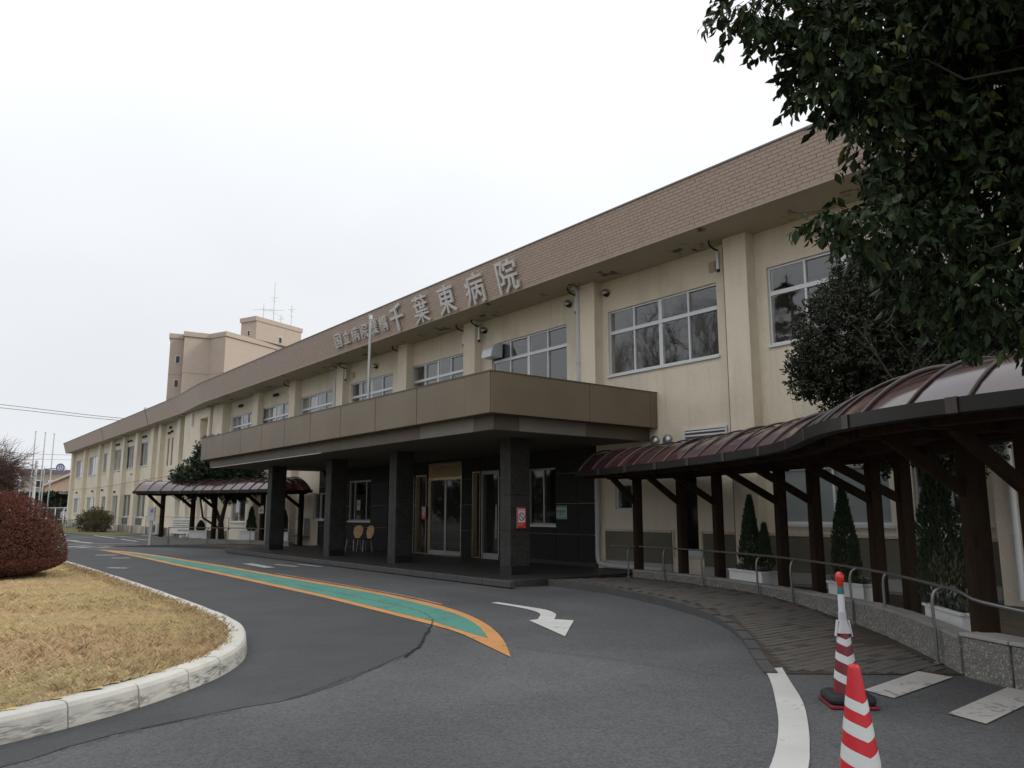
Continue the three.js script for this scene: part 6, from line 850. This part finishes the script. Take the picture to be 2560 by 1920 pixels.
// ---------------------------------------------------------------- far left: hall, houses, hedge, fence, poles, cars, wires
{
  const peach = std({ map: tex(256, 12, (u, v) => { const d = 0.92 + 0.12 * fbm(u * 12, v * 12, 12, 4, 240); return [0.62 * d, 0.43 * d, 0.31 * d]; }), roughness: 0.9 });
  const hall = thing('long_hall', 'long peach single-storey hall receding behind the hospital end', 'building'), a = [-110.8, -17.2], b = [-353, -34.5], n = [-0.07, -1];
  part('wall', slab([a, b, [b[0] - 3, b[1] - 30], [a[0] - 3, a[1] - 30]], 0, 6.1), peach, hall); part('roof_edge', slab([[a[0] + 0.4, a[1] + 0.4], [b[0], b[1] + 0.4], [b[0] - 3, b[1] - 30], [a[0] - 3, a[1] - 30]], 6.11, 6.42), std({ color: lin(0.66, 0.55, 0.46), roughness: 0.7 }), hall);
  part('band', slab([[a[0] + 0.06, a[1] + 0.06], [b[0], b[1] + 0.06], [b[0], b[1] - 1], [a[0], a[1] - 1]], 3.1, 3.2), std({ color: lin(0.42, 0.29, 0.21), roughness: 0.9 }), hall);
  const blk = thing('flat_roofed_building', 'grey flat-roofed building with white windows beyond the peach hall', 'building'); part('wall', slab([[-172, -18], [-168, -34], [-190, -38], [-194, -20]], 0, 8.6), std({ color: lin(0.42, 0.38, 0.34), roughness: 0.9 }), blk); part('roof', slab([[-171.2, -17], [-167, -35], [-190, -38], [-194, -20]], 8.61, 9.3), std({ color: lin(0.10, 0.11, 0.15), roughness: 0.8 }), blk);
  for (const [f, w] of [[0.16, 1.6], [0.30, 1.6], [0.52, 2.2]]) { const x = lerp(-172, -168, f) + 0.05, z = lerp(-18, -34, f); const g = part('window', box(0.12, 1.5, w, x, 6.6, z), M.aluWhite, blk); part('pane', box(0.03, 1.15, w - 0.4, x + 0.08, 6.6, z), M.black, g); }
  const hedge = thing('hedge', 'dark clipped hedge before the peach hall', 'hedge'), hl = []; { const r = rng(77); for (let i = 0; i < 9000; i++) { const u = r(), x = lerp(-123, -113.6, u), z = lerp(-13.2, -16.6, u), f = 0.6 + 0.8 * r(); hl.push({ p: V(x + (r() - 0.5) * 1.2, 0.1 + 3.45 * Math.sqrt(r()) + 0.25 * vnoise(u * 14, 1, 99, 3), z + (r() - 0.5) * 1.4), d: sphereDir(r), spin: r() * 6, s: 0.8 + 0.6 * r(), c: new THREE.Color().setRGB(0.028 * f, 0.042 * f, 0.022 * f) }); } scatter('foliage', diamond(0.42, 0.28), leafMat({ roughness: 0.8 }), hl, hedge); part('stems', mg([0, 1, 2, 3, 4, 5].map((i) => bar([lerp(-122.5, -114, i / 5), 0, lerp(-13.3, -16.5, i / 5)], [lerp(-122.5, -114, i / 5), 2.6, lerp(-13.3, -16.5, i / 5)], 0.08, 0.04, 5))), M.bark, hedge); }
  const fence = thing('mesh_fence', 'white wire mesh fence beyond the far road', 'fence'); const f0 = [-115.5, -12.4], f1 = [-104.3, -16.2]; part('top_rail', beam([f0[0], 1.95, f0[1]], [f1[0], 1.95, f1[1]], 0.07, 0.09), M.aluWhite, fence); part('bottom_rail', beam([f0[0], 0.62, f0[1]], [f1[0], 0.62, f1[1]], 0.05, 0.06), M.aluWhite, fence);
  for (let i = 0; i <= 6; i++) part('post', bar([lerp(f0[0], f1[0], i / 6), 0, lerp(f0[1], f1[1], i / 6)], [lerp(f0[0], f1[0], i / 6), 2.0, lerp(f0[1], f1[1], i / 6)], 0.05, 0.05, 6), M.aluWhite, fence); for (let i = 0; i < 6; i++) part('wire', beam([f0[0], 0.8 + i * 0.19, f0[1]], [f1[0], 0.8 + i * 0.19, f1[1]], 0.012, 0.02), M.pipe, fence);
  struct('bank', slab([[-121, -12], [-105, -16.6], [-107, -24], [-125, -20]], -0.02, 0.45), std({ map: tex(256, 4, (u, v) => { const d = 0.5 + 0.9 * fbm(u * 30, v * 30, 30, 3, 245); return [0.17 * d, 0.15 * d, 0.06 * d]; }), roughness: 1 }), 'low grassy bank behind the white fence', 'bank');
  for (const [x, z, y, l] of [[-116.5, -13.1, 11.6, 'leftmost of three slim white flagpoles beyond the far road'], [-115.8, -14.1, 11.5, 'middle of three slim white flagpoles beyond the far road'], [-115.0, -15.0, 11.3, 'rightmost of three slim white flagpoles beyond the far road']]) { const t = thing('flagpole', l, 'flagpole', [x, 0, z], 'three far flagpoles'); part('pole', bar([0, 0, 0], [0, y, 0], 0.11, 0.05, 8), M.pipe, t); part('finial', new THREE.CylinderGeometry(0.12, 0.10, 0.1, 8).translate(0, y + 0.05, 0), M.aluWhite, t); }
  { const t = thing('utility_pole', 'grey concrete utility pole at the far left', 'pole', [-106.9, 0, -12.4]); part('pole', bar([0, 0, 0], [0, 7.4, 0], 0.20, 0.14, 10), M.pipe, t); part('step_band', bar([0, 5.5, 0], [0, 5.7, 0], 0.19, 0.19, 10), M.steel, t); }
  { const t = thing('round_sign', 'round white drum sign with a blue ring beside the far flagpoles', 'sign', [-113.5, 7.0, -15.9], undefined, Math.PI / 2 - 0.5); part('drum', new THREE.CylinderGeometry(0.54, 0.54, 0.5, 28).rotateX(Math.PI / 2), M.aluWhite, t); part('ring', new THREE.TorusGeometry(0.44, 0.07, 8, 28).translate(0, 0, 0.26), std({ color: lin(0.10, 0.09, 0.30), roughness: 0.5 }), t); part('emblem', mg([box(0.07, 0.42, 0.02, -0.12, 0, 0.262), box(0.07, 0.42, 0.02, 0.12, 0, 0.262), box(0.31, 0.07, 0.02, 0, 0.2, 0.263), box(0.31, 0.07, 0.02, 0, -0.2, 0.263)]), std({ color: lin(0.16, 0.15, 0.36), roughness: 0.5 }), t); part('arm', bar([-0.6, -0.1, -0.1], [-2.0, -0.2, -0.15], 0.05), M.bronze, t); part('post', bar([-2.0, -7.0, -0.15], [-2.0, 0.0, -0.15], 0.1, 0.07), M.pipe, t); }
  { const t = thing('carport', 'dark arched carport roof beside the hospital end', 'carport', [-109.5, 0, -17.2]); part('roof', surf('', 10, 1, (u, v) => [lerp(-2.6, 1.6, u), 3.1 + 0.7 * Math.sin(u * Math.PI * 0.75), lerp(-2, 2, v)]), M.bronze, t); for (const x of [-2.4, 1.4]) part('post', bar([x, 0, 1.8], [x, 3.2, 1.8], 0.06), M.bronze, t); }
  const car = (label, pos, ry, col) => { const t = thing('parked_car', label, 'car', pos, undefined, ry), m = phy({ color: lin(...col), roughness: 0.35, clearcoat: 0.8, clearcoatRoughness: 0.1 });
    const s = new THREE.Shape([[-2.0, 0.35], [-2.05, 0.85], [-1.75, 1.0], [-1.1, 1.5], [0.7, 1.55], [1.45, 1.0], [2.0, 0.9], [2.05, 0.4]].map(([x, y]) => new THREE.Vector2(x, y))); part('body', tri(new THREE.ExtrudeGeometry(s, { depth: 1.4, bevelEnabled: true, bevelSize: 0.08, bevelThickness: 0.1, bevelSegments: 3 }).translate(0, 0, -0.7)), m, t);
    for (const z of [-0.812, 0.812]) part('side_window', tri(new THREE.ExtrudeGeometry(new THREE.Shape([[-1.35, 1.05], [-0.95, 1.42], [0.6, 1.46], [1.15, 1.05]].map(([x, y]) => new THREE.Vector2(x, y))), { depth: 0.02, bevelEnabled: false }).translate(0, 0, z - 0.01)), M.black, t);
    for (const [x, z] of [[-1.25, 0.72], [1.25, 0.72], [-1.25, -0.72], [1.25, -0.72]]) { const w = part('wheel', new THREE.CylinderGeometry(0.31, 0.31, 0.2, 20).rotateX(Math.PI / 2).translate(x, 0.31, z), M.rubber, t); part('rim', new THREE.CylinderGeometry(0.19, 0.19, 0.21, 14).rotateX(Math.PI / 2).translate(x, 0.31, z), M.alu, w); }
    for (const z of [-0.55, 0.55]) { part('headlight', rbox(0.06, 0.14, 0.3, 0.02, 2.11, 0.74, z), M.aluWhite, t); part('tail_light', rbox(0.06, 0.22, 0.2, 0.02, -2.12, 0.78, z), std({ color: lin(0.45, 0.02, 0.02), roughness: 0.3 }), t); } };
  car('white car under the dark carport by the hospital end', [-107.2, 0.46, -17.0], 0.3, [0.62, 0.62, 0.60]); car('grey car half hidden behind the red bush', [-98, 0, -9.2], 1.9, [0.30, 0.30, 0.32]);
  const wire = (label, pts, r = 0.035) => solo('overhead_wire', tube(pts, r * 0.75, 5, 40), M.bronze, label, 'wire', 'overhead wires at the left');
  wire('upper of the two close overhead wires at the left', [[-108, 14.6, 9.0], [-95.7, 12.46, -7.3], [-87.9, 11.02, -17.2], [-80, 10.2, -27]]); wire('lower of the two close overhead wires at the left', [[-108, 14.2, 9.0], [-95.7, 12.12, -7.3], [-87.9, 10.78, -17.2], [-80, 10.0, -27]]);
  wire('single wire crossing low behind the far flagpoles', [[-134, 10.2, -6], [-128.7, 9.56, -13.8], [-124.6, 9.33, -19], [-118, 9.1, -27]], 0.03); wire('lowest thin wire behind the far flagpoles', [[-134, 9.0, -6], [-127, 8.72, -16], [-118, 8.6, -27]], 0.022);
}
scene.updateMatrixWorld(true);
renderer.render(scene, camera);
